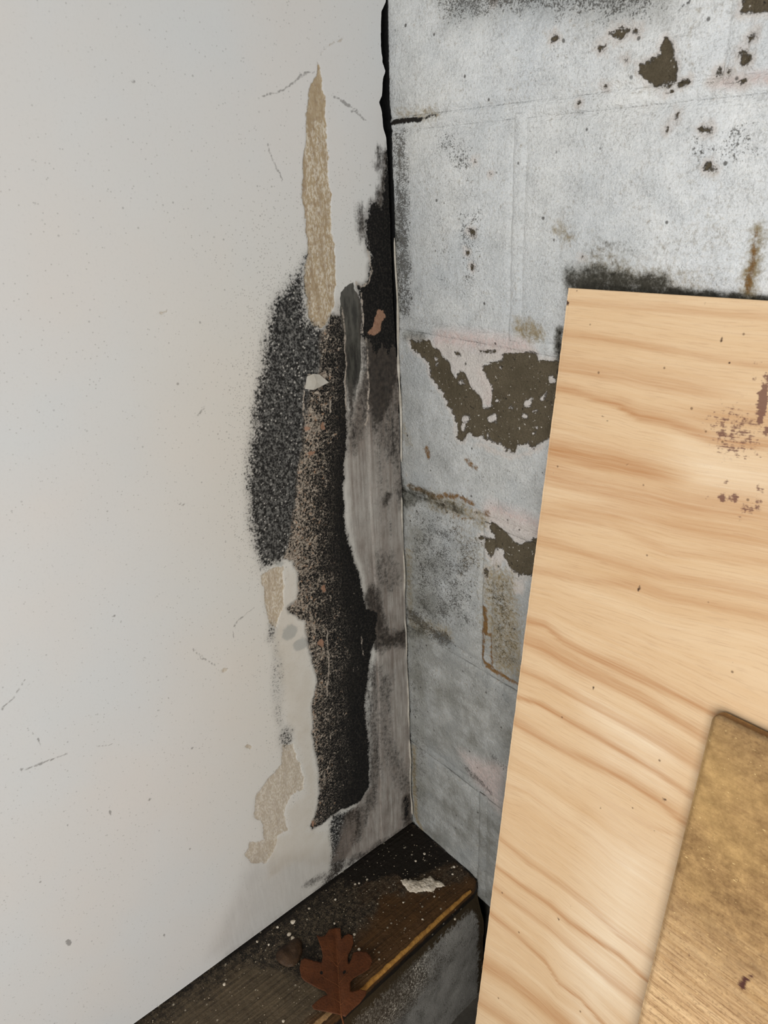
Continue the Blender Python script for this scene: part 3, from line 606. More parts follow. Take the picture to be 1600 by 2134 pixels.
def build_sill():
    ys = np.concatenate([np.arange(.001, .46, .0025), np.linspace(.47, 1.9, 20)]); vs = np.linspace(0, 1, 64)
    Y, Vv = np.meshgrid(ys, vs, indexing='ij'); y, v = Y.ravel(), Vv.ravel()
    fx = np.array([front_x(-q) for q in y]) - .004*ss(.014-y, 0, .014)
    # profile: flat top, worn front arris, then down the front face
    top = v < .86; s = np.clip(v/.86, 0, 1); d = np.clip((v-.86)/.14, 0, 1)
    x = np.where(top, -.012+(fx+.012)*s, fx+.0015*np.sin(d*math.pi)); z = np.where(top, 0, -.026*d)
    din = np.where(top, fx-x, 0)
    z = z-.004*(1-ss(din, 0, .016))*top - np.where(top, 0, .004*(1-d))
    x = x+.0016*(fbm(y, v, 60, 3, 5)-.5)*(1-top)
    z = z+(.0018*(fbm(x, y, 30, 4, 50)-.5)+.0012*(fbm(x, y, 240, 2, 51)-.5))*top
    me = solid_grid('timber', np.stack([x, -y, z], -1), np.array([0, 0, 0]), len(ys), len(vs), flip=True)
    P = np.stack([x+.03*(fbm(x, y, 40, 5, 81, .65)-.5), -y+.03*(fbm(x, y, 40, 5, 82, .65)-.5)], -1)
    S = lambda pts: sdf(P, SL(pts))
    zn = lambda pts, s=1., f=.02: s*ss(S(pts), -f, f)
    edge = ss(.03-np.where(top, fx-x, 0), 0, .025)
    A = dict(wood=U(zn([(300, 2120), (480, 2010), (640, 2030), (760, 2050), (700, 2134), (280, 2180)], 1.0), .95*edge*ss(y, .03, .08)),
             warm=U(zn([(800, 1870), (880, 1850), (980, 1830), (990, 1860), (820, 2000), (740, 2060), (740, 1960)], .95), .4*ss(-y, -.2, -.1), .8*edge),
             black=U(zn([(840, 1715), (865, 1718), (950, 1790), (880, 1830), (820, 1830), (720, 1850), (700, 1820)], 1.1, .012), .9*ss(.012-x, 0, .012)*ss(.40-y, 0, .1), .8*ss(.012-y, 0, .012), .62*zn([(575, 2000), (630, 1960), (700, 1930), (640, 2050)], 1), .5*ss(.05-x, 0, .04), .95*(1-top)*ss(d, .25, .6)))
    put(me, **A)
    root = link('timber_sill', me, mat_sill())
    tag(root, 'dark weathered timber sill board running along the foot of the white wall', 'sill')
    # raw split along the arris
    yy = np.concatenate([np.arange(.018, .255, .003)]); n = len(yy)
    def strip(name, y0, y1, w, mat, lift=.0012, seed=0, inner=0.0):
        yy = np.arange(y0, y1, .0025); n = len(yy); V = []; 
        for i, q in enumerate(yy):
            f = front_x(-q); e = math.sin(math.pi*min(1, (i+.5)/n))**.4
            a = w*e*(.55+.9*float(fbm(np.array([q]), np.array([seed]), 90, 3, seed)[0]))
            b = .0012*(float(vnoise(np.array([q]), np.array([0.]), 260, seed+3)[0])-.5)
            V += [(f-inner-a+b, -q, -.004+lift*.4), (f-inner-.2*a, -q, -.004+lift), (f-inner+.0016+b, -q, -.0045), (f-inner+.0012, -q, -.0075-b)]
        F = [(4*i+j, 4*i+j+1, 4*i+j+5, 4*i+j+4) for i in range(n-1) for j in range(3)]
        me = mesh_np(name, V, F); o = link(name, me, mat, root); return o
    raw = simple('raw_split_wood', (176, 130, 62), (124, 84, 38), 160, .7, .4)
    tan = simple('bare_wood', (150, 118, 78), (118, 90, 58), 90, .75, .4)
    a = strip('split_edge', .020, .262, .0036, raw, .0018, 3); a['label'] = 'raw yellow split along the front edge of the sill'
    b = strip('splinter', .258, .315, .016, tan, .003, 8, .004); b['label'] = 'pale splinter lifted from the sill edge'
    return root


sill = build_sill()

# caulk bead ragged along the corner, part of the left wall
def bead(name, pts, r, mat, parent, seed):
    V = []; F = []; n = len(pts); k = 6
    for i, p in enumerate(pts):
        rr = r*(.45+1.1*float(vnoise(np.array([i*.31]), np.array([seed*1.]), 1, seed)[0]))*(.3 if i in (0, n-1) else 1)
        for j in range(k):
            t = 2*math.pi*j/k; V.append((p[0]+rr*math.cos(t), p[1]+rr*math.sin(t), p[2]))
    F = [(k*i+j, k*i+(j+1) % k, k*(i+1)+(j+1) % k, k*(i+1)+j) for i in range(n-1) for j in range(k)]
    return link(name, mesh_np(name, V, F), mat, parent)


caulk = simple('old_caulk', (186, 180, 168), (150, 142, 128), 120, .7, .3)
zz = np.arange(.02, .56, .006)
bead('caulk_bead', [(.0012+.001*math.sin(q*60), -.0030-.0012*float(vnoise(np.array([q]), np.array([0.]), 70, 2)[0]), q) for q in zz], .0013, caulk, wall_left, 2)
zz = np.arange(.60, .86, .006)
bead('caulk_bead', [(.0022+.001*math.sin(q*50), -.0016, q) for q in zz], .0016, caulk, wall_left, 5)


# ---------------------------------------------------------------- sheets of wood leaning on the block wall
def frame(a, b):
    a, b = math.radians(a), math.radians(b)
    U0 = np.array([1, 0, 0.]); V0 = np.array([0, -math.sin(a), -math.cos(a)])
    return math.cos(b)*U0+math.sin(b)*V0, math.cos(b)*V0-math.sin(b)*U0, np.array([0, -math.cos(a), math.sin(a)])


def mat_ply():
    t = NT('pine_plywood'); P = t.obj()
    warp = t.noise(P, 4, 3, .5)
    comb = t.n('ShaderNodeCombineXYZ'); sp = t.n('ShaderNodeSeparateXYZ'); t.set(sp.inputs[0], P)
    g = t.attr('gv')
    t.set(comb.inputs[0], sp.outputs[0]); t.set(comb.inputs[1], g); t.set(comb.inputs[2], 0.)
    Q = comb.outputs[0]
    n1 = t.norm(t.noise(t.scale(Q, (1.6, 18, 1)), 1.8, 5, .6, .5)); n2 = t.norm(t.noise(t.scale(Q, (5, 160, 1)), 2.2, 4, .6)); n3 = t.norm(t.noise(t.scale(Q, (30, 700, 1)), 1.2, 3, .6))
    fine = t.norm(t.noise(P, 620, 3, .6)); soft = t.norm(t.noise(P, 7, 3))
    col = t.mix(n1, lin(217, 184, 141), lin(206, 168, 123))
    col = t.mix(t.ma('MULTIPLY', n2, .22), col, lin(196, 148, 96))
    col = t.mix(t.ma('MULTIPLY', t.step(n3, .5, .95), .34), col, lin(164, 116, 72))
    col = t.mix(t.ma('MULTIPLY', t.attr('pale'), t.ma('SUBTRACT', 1.0, t.ma('MULTIPLY', n1, .55))), col, t.mix(t.ma('MULTIPLY', n2, .5), lin(250, 236, 212), lin(232, 206, 170)))
    b = t.ma('MULTIPLY', t.attr('band'), t.ma('ADD', .55, t.ma('MULTIPLY', n2, .6)), clamp=True)
    col = t.mix(b, col, lin(176, 122, 74))
    col = t.mix(t.ma('MULTIPLY', t.step(fine, .8, 1.), .12), col, lin(150, 108, 70))
    d, c = t.voro(P, 70); r = t.n('ShaderNodeSeparateColor'); t.set(r.inputs[0], c)
    col = t.mix(t.ma('MULTIPLY', t.ma('MULTIPLY', t.step(d, .1, .05), t.step(r.outputs[0], .8, .83)), .7), col, lin(92, 64, 42))
    ik = t.dens(t.attr('ink'), t.ma('ADD', t.ma('MULTIPLY', t.norm(t.noise(P, 230, 3, .6)), .55), t.ma('MULTIPLY', n3, .4)), .12)
    col = t.mix(t.ma('MULTIPLY', ik, .85), col, lin(104, 66, 58))
    col = t.mix(t.edge('mark', t.noise(P, 300, 3), .003, .0006), col, lin(78, 54, 38))
    h = t.ma('ADD', t.ma('MULTIPLY', n3, .5), t.ma('MULTIPLY', n2, .4))
    return t.finish(col, .62, h, .0005, .35)


c5 = lambda p: crop(1040, 560, .35, p)
c6 = lambda p: crop(980, 1260, .4095, p)
PU, PV, PN = frame(8.5, -1.5); P0 = np.array([.24248, -.015868, .826193])
BANDS = [(c5([(410, 205), (700, 230), (1000, 245), (1300, 275), (1600, 290)]), 5, .4), (c5([(380, 400), (600, 425), (850, 465), (1100, 510), (1400, 565), (1600, 590)]), 6, .5), (c5([(340, 590), (500, 620), (700, 650), (900, 690), (1200, 740)]), 12, .45),
         (c5([(330, 720), (450, 735), (560, 775), (700, 815), (760, 850), (830, 890), (1000, 920), (1100, 960), (1250, 1020), (1400, 1050), (1600, 1060)]), 7, .8), (c5([(560, 775), (720, 800), (830, 850), (900, 860)]), 9, .4), (c5([(290, 1090), (420, 1120), (560, 1160), (700, 1180), (900, 1230)]), 15, .8),
         (c5([(260, 1230), (500, 1300), (800, 1380), (1100, 1430), (1500, 1460)]), 24, .55), (c5([(230, 1480), (500, 1480), (800, 1480), (1000, 1540), (1300, 1590), (1600, 1640)]), 18, .4), (c5([(200, 1620), (500, 1700), (800, 1800), (1200, 1880), (1600, 1960)]), 10, .42), (c5([(180, 1800), (500, 1860), (830, 1900), (1000, 1960), (1300, 2020), (1600, 2080)]), 8, .42),
         (c5([(1200, 900), (1400, 900), (1600, 905)]), 14, .4), (c5([(700, 1540), (1000, 1700), (1300, 1720), (1600, 1760)]), 10, .3),
         (c6([(270, 85), (380, 110), (470, 190), (600, 260), (750, 330), (900, 400), (1050, 470), (1300, 590)]), 8, .75), (c6([(270, 190), (400, 250), (550, 330), (700, 400), (850, 470), (1000, 570), (1180, 680)]), 13, .6), (c6([(240, 330), (400, 400), (600, 510), (800, 620), (1000, 730), (1150, 830)]), 9, .5),
         (c6([(220, 470), (350, 510), (500, 600), (650, 680), (800, 770), (950, 860), (1110, 970)]), 5, .75), (c6([(200, 590), (350, 680), (500, 760), (650, 830), (800, 900), (950, 1000), (1080, 1110)]), 10, .65), (c6([(140, 1190), (300, 1320), (450, 1420), (600, 1540), (750, 1680), (930, 1810)]), 7, .5),
         (c6([(120, 1330), (250, 1430), (400, 1530), (500, 1620), (620, 1700), (760, 1790), (910, 1930)]), 5, .8), (c6([(100, 1430), (250, 1540), (400, 1650), (550, 1780), (700, 1910), (870, 2040)]), 9, .5), (c6([(90, 1570), (250, 1700), (380, 1820), (450, 1930), (560, 2010), (650, 2110), (760, 2230)]), 6, .75),
         (c6([(50, 1830), (200, 1920), (300, 2000), (400, 2080), (520, 2180)]), 16, .6), (c6([(30, 2020), (120, 2080), (260, 2180)]), 12, .5), (c6([(160, 920), (300, 960), (450, 1080), (600, 1180), (720, 1290)]), 6, .2), (c6([(700, 1010), (900, 1130), (1060, 1180)]), 4, .3)]


def build_ply():
    length = (P0[2]-FLOOR-.004)/abs(PV[2]); width = .62; th = .012
    us = np.concatenate([np.linspace(0, .006, 4), np.arange(.009, .26, .003), np.linspace(.27, width, 12)])
    vs = np.concatenate([np.linspace(0, .006, 4), np.arange(.009, length, .003), [length]])
    A_, B_ = np.meshgrid(us, vs, indexing='ij'); u, v = A_.ravel(), B_.ravel(); P = np.stack([u, v], -1)
    def uv(px): q = on_plane(px, P0, PN)-P0; return np.stack([q@PU, q@PV], -1)
    px = lambda n: n*.0005
    band = np.zeros(len(P)); gv = v.copy()
    for pts, w, s in BANDS:
        L = uv(pts); o = np.argsort(L[:, 0]); c = np.interp(u, L[o, 0], L[o, 1]); 
        fade = ss(u, L[:, 0].min()-.05, L[:, 0].min()+.01)*(1-ss(u, L[:, 0].max()-.01, L[:, 0].max()+.05))
        ww = px(w)*(.75+.6*vnoise(u, v*0, 18, int(w*10)))
        dd = (v-c)/ww; band = np.maximum(band, s*fade*np.exp(-np.where(dd < 0, dd*.6, dd*1.5)**2))
    # grain lines follow the bands: average their slope
    allp = [uv(p) for p, _, _ in BANDS]
    wt = np.zeros(len(P)); sh = np.zeros(len(P))
    for L in allp:
        o = np.argsort(L[:, 0]); L = L[o]; c = np.interp(u, L[:, 0], L[:, 1]); m0 = L[0, 1]
        k = np.exp(-((v-c)/.05)**2); wt += k; sh += k*(c-m0)
    gv = v-np.where(wt > 1e-3, sh/(wt+1e-6), 0)
    S = lambda pts: sdf(P, uv(pts))
    zn = lambda pts, s=1., f=.02: s*ss(S(pts), -f, f)
    ink = U(*[zn(c5(q), s, .0035) for q, s in [(ell(1565, 800, 28, 130, 6), 1.0), (ell(1540, 560, 18, 10), .9), (ell(1522, 640, 12, 22), .9), (ell(1590, 660, 16, 40), 1.), (ell(1590, 970, 22, 40), .8), (ell(1330, 1365, 30, 26), .9), (ell(1400, 1365, 24, 34), .9), (ell(1235, 1356, 16, 10), .8), (ell(1480, 1430, 40, 34), .66), (ell(1550, 1305, 18, 22), .9), (ell(1540, 1400, 20, 44), .66), (ell(1430, 1495, 16, 12), .8), (ell(1350, 1268, 8, 14), .9)]],
            zn(c5([(1220, 860), (1380, 800), (1560, 860), (1580, 1140), (1300, 1140), (1230, 950)]), .42, .012))
    mark = U(*[S(c5(q)) for q in (ell(403, 205, 14, 16), ell(390, 365, 6, 8), ell(1165, 352, 15, 6, 20), ell(1322, 428, 8, 22, 25), ell(488, 511, 6, 6), ell(805, 616, 16, 4, -15), ell(618, 880, 10, 6, 30), ell(1228, 207, 7, 6), ell(455, 130, 7, 5), ell(832, 1905, 10, 18, 15), ell(768, 1160, 22, 3, -20), ell(635, 1923, 4, 4), ell(640, 910, 8, 5), ell(1370, 560, 5, 5), ell(325, 1225, 5, 9), ell(445, 1055, 4, 4), ell(1060, 600, 4, 3))],
             *[S(c6(q)) for q in (ell(625, 428, 5, 14, 25), ell(985, 992, 18, 7, 20), ell(665, 1032, 6, 6), ell(1340, 292, 9, 4, 20), ell(810, 990, 5, 8), ell(930, 1152, 8, 5, 30), ell(447, 1600, 5, 12, -30), ell(545, 508, 6, 4), ell(460, 1832, 4, 4))])
    pale = np.clip(zn(c6([(720, 1100), (1000, 1250), (860, 2134), (560, 2134), (480, 1800)]), .95, .09)+zn(c5([(1100, 1050), (1600, 1200), (1600, 1320), (1200, 1300)]), .35, .03)+zn(c6([(600, 520), (1000, 700), (1000, 950), (700, 800)]), .4, .03), 0, 1)
    h = -.0006*ss(.003-np.minimum(np.minimum(u, width-u), v), 0, .003)+.0004*(fbm(u, v, 6, 2, 2)-.5)
    ue = u+np.where(u < 1e-6, .0008*(fbm(v, v*0, 160, 3, 6)-.5), 0)
    G = np.stack([ue, -v, h], -1)
    me = solid_grid('plywood', G, np.array([0, 0, -.0025]), len(us), len(vs), flip=True)
    put(me, band=band, gv=gv, ink=ink, mark=mark, pale=pale)
    mp = mat_ply()
    root = bpy.data.objects.new('plywood_sheet', None); C.objects.link(root)
    M = Matrix([[PU[i], -PV[i], PN[i], P0[i]] for i in range(3)]+[[0, 0, 0, 1]]); root.matrix_world = M
    tag(root, 'large pale pine plywood sheet leaning against the white block wall', 'plywood')
    f = link('face_veneer', me, mp, root)
    cols = [((168, 120, 74), (132, 92, 54)), ((214, 176, 126), (186, 146, 98)), ((150, 108, 66), (120, 84, 50))]
    for i in range(4):
        z1 = -.0025-i*.0024
        b = box_mesh('veneer_ply', .0003*(i % 2), width-.0003*(i % 2), -length, -.0003*(i % 2), z1-.0024, z1)
        link('veneer_ply', b, simple('ply_layer', *cols[i % 3], 60, .8), root)
    return root


ply = build_ply()


def mat_board():
    t = NT('stained_board'); P = t.obj()
    g1 = t.norm(t.noise(t.scale(P, (4, 60, 1)), 2.5, 5, .65, .3)); g2 = t.norm(t.noise(t.scale(P, (24, 420, 1)), 1.6, 4, .65)); mot = t.norm(t.ma('ADD', t.ma('MULTIPLY', t.noise(P, 85, 6, .78), .6), t.ma('MULTIPLY', t.noise(t.scale(P, (1, 2.2, 1), rot=(0, 0, .2)), 24, 5, .7), .4)), .36, .64); fine = t.norm(t.noise(P, 300, 4, .7)); soft = t.norm(t.noise(P, 6, 3))
    low = t.attr('low')
    a = t.mix(mot, lin(112, 82, 48), lin(196, 158, 106))
    b = t.mix(g1, lin(186, 146, 102), lin(242, 206, 158))
    col = t.mix(low, a, b)
    col = t.mix(t.ma('MULTIPLY', t.step(g2, .45, .95), t.ma('ADD', .38, t.ma('MULTIPLY', low, .32))), col, lin(122, 84, 54))
    col = t.mix(t.ma('MULTIPLY', t.step(fine, .5, 1.), .45), col, lin(104, 74, 44))
    col = t.mix(t.ma('MULTIPLY', t.step(soft, .5, 1.), .3), col, lin(214, 176, 112))
    f2 = t.norm(t.noise(t.scale(P, (1, 2.4, 1), rot=(0, 0, .35)), 190, 3, .6))
    col = t.mix(t.ma('MULTIPLY', t.step(f2, .93, 1.), .8), col, lin(244, 212, 150))
    col = t.mix(t.edge('mark', t.noise(t.scale(P, (30, 300, 1)), 2, 4, .7), .006, .001), col, lin(84, 50, 42))
    col = t.mix(t.ma('MULTIPLY', t.attr('rim'), t.ma('ADD', .3, t.ma('MULTIPLY', mot, .7))), col, lin(70, 52, 32))
    return t.finish(col, .55, t.ma('ADD', t.ma('MULTIPLY', g2, .5), t.ma('MULTIPLY', fine, .5)), .0007, .5)


def build_board():
    BU, BV, BN = frame(9.7, -.9)
    q = on_plane([(1486, 1484)], P0+PN*.0125, PN)[0]
    length = (q[2]-FLOOR-.003)/abs(BV[2]); width = .34; th = .0075
    us = np.concatenate([np.linspace(0, .008, 6), np.arange(.012, .14, .004), np.linspace(.15, width, 8)]); vs = np.concatenate([np.linspace(0, .008, 6), np.arange(.012, length, .004), [length]])
    A_, B_ = np.meshgrid(us, vs, indexing='ij'); u, v = A_.ravel(), B_.ravel(); P = np.stack([u, v], -1)
    def uv(px): w = on_plane(px, q, BN)-q; return np.stack([w@BU, w@BV], -1)
    cr = np.clip(.008-u, 0, 1)**2+np.clip(.008-v, 0, 1)**2                  # rounded top corner
    r = np.sqrt(cr); k = np.where((u < .008) & (v < .008) & (r > .008), .008/np.maximum(r, 1e-6), 1)
    uu = np.where(k < 1, .008-(.008-u)*k, u); vv = np.where(k < 1, .008-(.008-v)*k, v)
    d = np.minimum(np.minimum(u, v), width-u)
    h = -.0012*(1-ss(d, 0, .003))+.0006*(fbm(u, v, 8, 3, 3)-.5)
    me = solid_grid('board', np.stack([uu, -vv, h], -1), np.array([0, 0, -th]), len(us), len(vs), flip=True)
    S = lambda pts: sdf(P, uv(pts))
    put(me, low=ss(v, .13, .30), mark=U(*[S(c6(e)) for e in (ell(1400, 1910, 50, 14, -35), ell(1385, 1930, 14, 40, -10), ell(1105, 1770, 8, 22, -20))]), rim=.55*(1-ss(d, .0, .005))+.3*(1-ss(v, .0, .05)))
    o = link('wooden_board', me, mat_board()); o.matrix_world = Matrix([[BU[i], -BV[i], BN[i], q[i]] for i in range(3)]+[[0, 0, 0, 1]])
    tag(o, 'small dirty brown board leaning in front of the pale plywood sheet', 'board')
    return o


board = build_board()


# ---------------------------------------------------------------- leaves and paint debris on the sill
def mat_leaf(name, c1, c2, c3, holes=False):
    t = NT(name); P = t.obj(); n = t.norm(t.noise(P, 60, 5, .65)); f = t.norm(t.noise(P, 420, 3, .6))
    col = t.mix(n, lin(*c1), lin(*c2)); col = t.mix(t.ma('MULTIPLY', t.step(f, .55, 1), .4), col, lin(*c3))
    if holes: col = t.mix(t.edge('hole', n, .0006, .0003), col, lin(12, 8, 5))
    return t.finish(col, .6, t.ma('ADD', n, f), .0006, .5)


LEAF = [(659.3, 1951.5), (668.7, 1956.2), (678.2, 1953.0), (686.1, 1940.4), (698.7, 1935.7), (709.7, 1937.3), (710.6, 1949.9), (711.9, 1959.3), (716.6, 1951.5), (727.0, 1946.7), (734.9, 1949.9), (736.5, 1964.1), (731.8, 1978.2), (725.5, 1987.7), (724.5, 2000.3), (727.0, 2009.8), (731.8, 1998.7), (736.5, 1984.5), (749.1, 1983.0), (764.9, 1987.7), (772.7, 1997.2), (775.9, 2006.6), (769.6, 2022.4), (755.4, 2031.8), (736.5, 2042.9), (730.2, 2050.7), (730.2, 2069.6), (736.5, 2069.6), (749.1, 2064.9), (763.3, 2066.5), (761.7, 2075.9), (749.1, 2091.7), (730.2, 2107.5), (719.2, 2118.5), (711.3, 2115.3), (698.7, 2115.3), (686.1, 2113.8), (664.0, 2110.6), (654.5, 2107.5), (649.8, 2099.6), (657.7, 2091.7), (670.3, 2080.7), (682.9, 2075.9), (676.6, 2066.5), (664.0, 2060.2), (648.2, 2050.7), (634.1, 2044.4), (627.8, 2038.1), (624.6, 2022.4), (627.8, 2006.6), (635.6, 2001.9), (651.4, 2005.0), (670.3, 2006.6), (672.5, 1994.0), (670.3, 1981.4), (665.6, 1968.8)]


def build_leaf():
    from mathutils.geometry import tessellate_polygon
    import bmesh
    out = SL(LEAF, .004)
    base = SL([(711, 2115)], .004)[0]; tip = SL([(699, 1937)], .004)[0]
    cen = out.mean(0)
    ax = (tip-base)/np.linalg.norm(tip-base); L = np.linalg.norm(tip-base); perp = np.array([-ax[1], ax[0]])
    bm = bmesh.new(); vs = [bm.verts.new((p[0]-cen[0], p[1]-cen[1], 0)) for p in out]; f = bm.faces.new(vs)
    bmesh.ops.triangulate(bm, faces=[f]); 
    for _ in range(5): bmesh.ops.subdivide_edges(bm, edges=[e for e in bm.edges if e.calc_length() > .0022], cuts=1, use_grid_fill=False); bmesh.ops.triangulate(bm, faces=bm.faces[:])
    for v in bm.verts:
        p = np.array([v.co.x, v.co.y])+cen-base; s = p@ax; w = p@perp
        v.co.z = .0045+.10*abs(w)*.55*(.6+.5*math.sin(s*90))+.0025*math.sin(s*70+w*60)-.0012*math.exp(-(w/.004)**2)
        over = p[0]+base[0]-front_x(p[1]+base[1])
        if over > -.006: v.co.z -= .0
    me = bpy.data.meshes.new('blade'); bm.to_mesh(me); bm.free()
    for p in me.polygons: p.use_smooth = True
    root = bpy.data.objects.new('oak_leaf', None); C.objects.link(root); root.location = (cen[0], cen[1], 0)
    tag(root, 'fallen russet brown oak leaf with pointed lobes lying on the sill', 'leaf')
    ml = mat_leaf('dry_leaf', (66, 34, 14), (92, 50, 23), (42, 22, 9), True)
    hp = np.array([(v.co.x, v.co.y) for v in me.vertices])+cen
    put(me, hole=U(sdf(hp, SL(ell(669.4, 2026, 3.2, 4), .004)), sdf(hp, SL(ell(717.6, 2027, 3.4, 4.6, 20), .004))))
    bl = link('blade', me, ml, root); s = bl.modifiers.new('thickness', 'SOLIDIFY'); s.thickness = .0004
    mv = mat_leaf('leaf_vein', (126, 78, 44), (112, 66, 36), (90, 50, 26))
    V = []; F = []
    def vein(a, b, w0, w1):
        i = len(V); n = 8; a = np.array(a); b = np.array(b); d = (b-a)/np.linalg.norm(b-a); pp = np.array([-d[1], d[0]])
        for k in range(n+1):
            q = a+(b-a)*k/n; w = w0+(w1-w0)*k/n; p = q+cen-base; s_ = p@ax; ww = p@perp
            z = .0045+.10*abs(ww)*.55*(.6+.5*math.sin(s_*90))+.0025*math.sin(s_*70+ww*60)-.0012*math.exp(-(ww/.004)**2)
            V.extend([(*(q-pp*w), z+.0001), (*q, z+w*1.2+.0002), (*(q+pp*w), z+.0001)])
        for k in range(n):
            F.extend([(i+3*k+j, i+3*k+j+1, i+3*k+j+4, i+3*k+j+3) for j in range(2)])
    b0 = base-cen
    vein(b0, b0+ax*L*.93, .0009, .0002)
    mid = link('midrib', mesh_np('midrib', V, F), mv, root)
    for s0, ln, sg, an in [(.30, .40, 1, 48), (.34, .34, -1, 50), (.55, .30, 1, 42), (.58, .26, -1, 42), (.12, .22, 1, 60), (.10, .24, -1, 60)]:
        V, F = [], []
        a = b0+ax*L*s0; t = math.radians(an); vein(a, a+(ax*math.cos(t)+perp*sg*math.sin(t))*L*ln, .0005, .0001)
        link('vein', mesh_np('vein', V, F), mv, root)
    V, F = [], []
    vein(b0, b0-ax*.004+np.array([.012, -.004]), .0009, .0007)
    link('stalk', mesh_np('stalk', V, F), mv, root)
    return root


build_leaf()


def crumple(name, pts, label, cat, mat, h, seed, z=.0):
    """small thin crumpled sheet with a ragged outline"""
    out = SL(pts, .004); cen = out.mean(0); rings = 6; n = 28
    d = out-cen; ang = np.arctan2(d[:, 1], d[:, 0]); rad = np.hypot(d[:, 0], d[:, 1]); o = np.argsort(ang)
    V = [(0, 0, h)]; F = []
    for r in range(1, rings+1):
        for k in range(n):
            t = -math.pi+2*math.pi*k/n; R = np.interp(t, ang[o], rad[o], period=2*math.pi)*r/rings
            x, y = R*math.cos(t), R*math.sin(t)
            V.append((x, y, .0005+h*(.2+1.3*float(fbm(np.array([x]), np.array([y]), 130, 3, seed)[0]))*(1.1-.75*(r/rings)**2)))
    T = [(0, 1+k, 1+(k+1) % n) for k in range(n)]
    me = bpy.data.meshes.new(name)
    Q = [(1+(r-1)*n+k, 1+r*n+k, 1+r*n+(k+1) % n, 1+(r-1)*n+(k+1) % n) for r in range(1, rings) for k in range(n)]
    me.from_pydata(V, [], T+Q); me.update()
    for p in me.polygons: p.use_smooth = True
    ob = link(name, me, mat); ob.location = (cen[0], cen[1], z); s = ob.modifiers.new('thickness', 'SOLIDIFY'); s.thickness = .0005
    return tag(ob, label, cat)


dead = mat_leaf('rotten_leaf', (40, 27, 16), (70, 50, 32), (26, 17, 10))
cq = lambda pts: [(240+a/2, 1660+b/2) for a, b in pts]
crumple('withered_leaf', cq([(668, 660), (690, 628), (720, 612), (745, 585), (772, 590), (778, 625), (772, 665), (760, 690), (735, 708), (700, 700), (680, 688)]), 'small crumpled dark brown leaf between the oak leaf and the white wall', 'leaf', dead, .007, 12)
white = simple('white_paint_chip', (214, 204, 188), (176, 162, 140), 260, .75, .5)


def flake(px_, h=.003):
    out = SL(px_, .002); cen = out.mean(0); G = []
    xs = np.linspace(out[:, 0].min()-.002, out[:, 0].max()+.002, 46); ys = np.linspace(out[:, 1].min()-.002, out[:, 1].max()+.002, 60)
    X, Y = np.meshgrid(xs, ys, indexing='ij'); P = np.stack([X.ravel(), Y.ravel()], -1)
    s = sdf(P, out)+.005*(fbm(P[:, 0], P[:, 1], 260, 3, 3)-.5)
    z = np.where(s > 0, .0008+h*np.sqrt(np.clip(s/.005, 0, 1))*(.35+1.0*fbm(P[:, 0], P[:, 1], 330, 3, 8)), -.002)
    keep = s > -.0012; F = grid_faces(len(xs), len(ys)); F = F[keep[F].all(1)]
    me = mesh_np('paint_flake', np.column_stack([P-cen, z]), F); o = link('paint_flake', me, white); o.location = (cen[0], cen[1], .0)
    return tag(o, 'largest crust of peeled white paint lying on the dark end of the sill', 'paint flake')


flake(cq([(1190, 345), (1225, 342), (1262, 350), (1290, 338), (1315, 330), (1335, 348), (1368, 355), (1375, 372), (1340, 378), (1325, 392), (1290, 390), (1255, 402), (1225, 392), (1205, 372)]))


def crumb_mesh(seed):
    import bmesh
    bm = bmesh.new(); bmesh.ops.create_icosphere(bm, subdivisions=2, radius=1)
    r = random.Random(seed)
    k = [Vector((r.uniform(-1, 1), r.uniform(-1, 1), r.uniform(-1, 1))).normalized() for _ in range(9)]
    for v in bm.verts:
        n = v.co.normalized(); v.co *= .8+sum(.16*max(0, n.dot(a))**6*(1 if i % 2 else -1) for i, a in enumerate(k))
        v.co.z *= .55
    me = bpy.data.meshes.new('paint_crumb'); bm.to_mesh(me); bm.free(); me.materials.append(white); return me


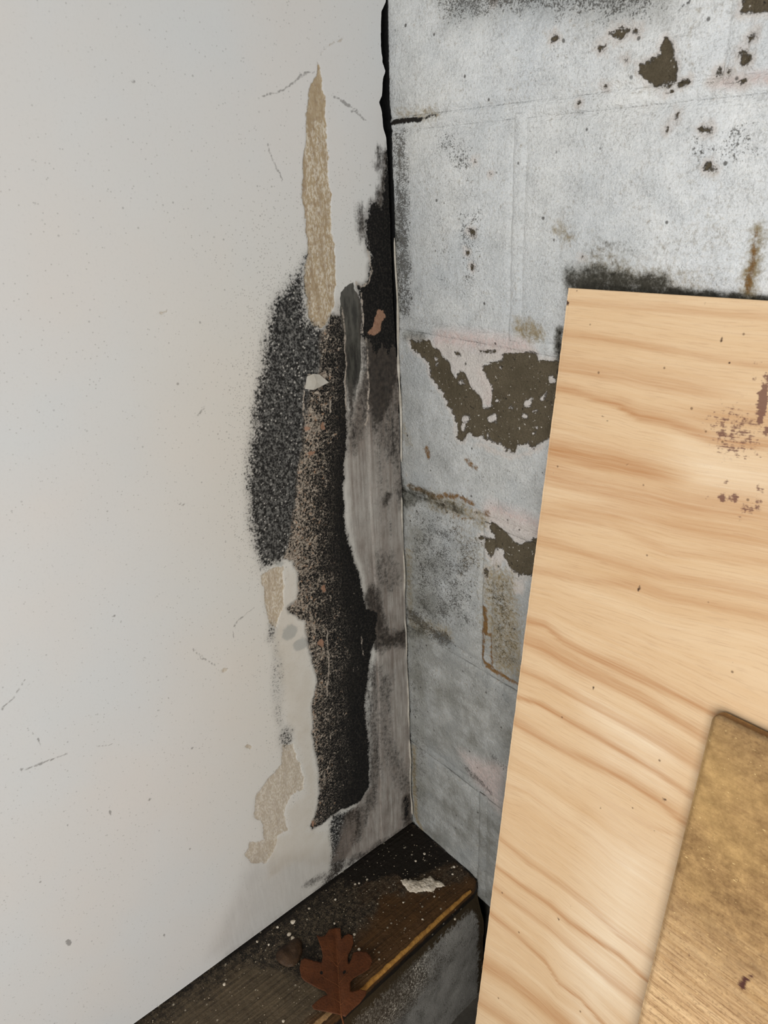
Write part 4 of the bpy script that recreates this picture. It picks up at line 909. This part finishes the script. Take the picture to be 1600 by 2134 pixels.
CM = [crumb_mesh(i) for i in range(4)]
CRUMBS = [(610, 1922, 5.5), (603, 1947, 4.5), (610, 1955, 4.5), (579, 1993, 4.2), (578, 1932, 3), (644, 1893, 2.8), (699, 1874, 2.6), (740, 1842, 2.8), (748, 1840, 2.6), (884, 1779, 3.2), (866, 1794, 2.6), (946, 1806, 3.2), (943, 1821, 2.4), (738, 1947, 3), (467, 2051, 3.2), (536, 1962, 2.6), (697, 1924, 2.4), (748, 1978, 3), (880, 1915, 2.2), (948, 1915, 2.6), (905, 1868, 2.2), (560, 1968, 2.2), (765, 1832, 2.4), (840, 1880, 2), (590, 2128, 3)]
CL = {(610, 1922): 'largest round white paint crumb, between oak leaf tip and white wall', (603, 1947): 'left one of two white paint crumbs touching above the withered leaf', (610, 1955): 'right one of two white paint crumbs touching above the withered leaf',
      (579, 1993): 'white paint crumb at the left rim of the withered leaf', (748, 1978): 'white paint crumb beside the upper right lobe of the oak leaf', (467, 2051): 'lone white paint crumb low on the left stretch of the sill', (590, 2128): 'white paint crumb left of the oak leaf at the bottom of the picture',
      (946, 1806): 'upper one of two white crumbs near the block wall end of the sill', (943, 1821): 'lower one of two white crumbs near the block wall end of the sill', (884, 1779): 'white paint crumb on the black inner corner of the sill', (738, 1947): 'white paint crumb just right of the oak leaf top point',
      (948, 1915): 'white paint crumb lying nearest the yellow split edge of the sill'}
for i, (a, b, r) in enumerate(CRUMBS):
    p = SL([(a, b)], .001)[0]; o = bpy.data.objects.new('paint_crumb', CM[i % 4]); C.objects.link(o)
    o.location = (p[0], p[1], r*.00075*.3); o.scale = (r*.0008,)*3; o.rotation_euler = (0, 0, i*1.3)
    tag(o, CL.get((a, b), 'tiny white paint crumb among the loose scatter on the dark sill'), 'paint crumb', 'paint crumbs on the sill')
# dust too small to count
V = []; F = []
for i in range(420):
    y = -rng.uniform(.005, .46); x = rng.uniform(.006, front_x(y)-.006); r = rng.uniform(.0003, .0009); z = .0004
    k = len(V); V += [(x-r, y-r*.6, z), (x+r, y-r, z), (x+r*.5, y+r, z), (x-r*.7, y+r*.8, z), (x, y, z+r*1.2)]
    F += [(k, k+1, k+4), (k+1, k+2, k+4), (k+2, k+3, k+4), (k+3, k, k+4)]
d = link('grit', mesh_np('grit', V, F, False), simple('pale_grit', (176, 164, 144), (120, 106, 84), 300, .9)); tag(d, 'fine pale grit strewn over the timber sill', 'grit', kind='stuff')

# loose paint chip still hanging on the mouldy wall
q = LW([(638, 784), (650, 778), (664, 780), (682, 796), (668, 804), (650, 812), (634, 810)])
V = [(.0016+.0012*(i % 2), -a, b) for i, (a, b) in enumerate(q)]+[(.0034, -q[:, 0].mean(), q[:, 1].mean())]
n = len(q); me = mesh_np('paint_flap', V, [((i+1) % n, i, n) for i in range(n)], False); o = link('paint_flap', me, simple('flap_paint', (190, 186, 176), (168, 162, 150), 90, .7), wall_left); o['label'] = 'loose pale paint chip on the black mould'
s = o.modifiers.new('thickness', 'SOLIDIFY'); s.thickness = .0006
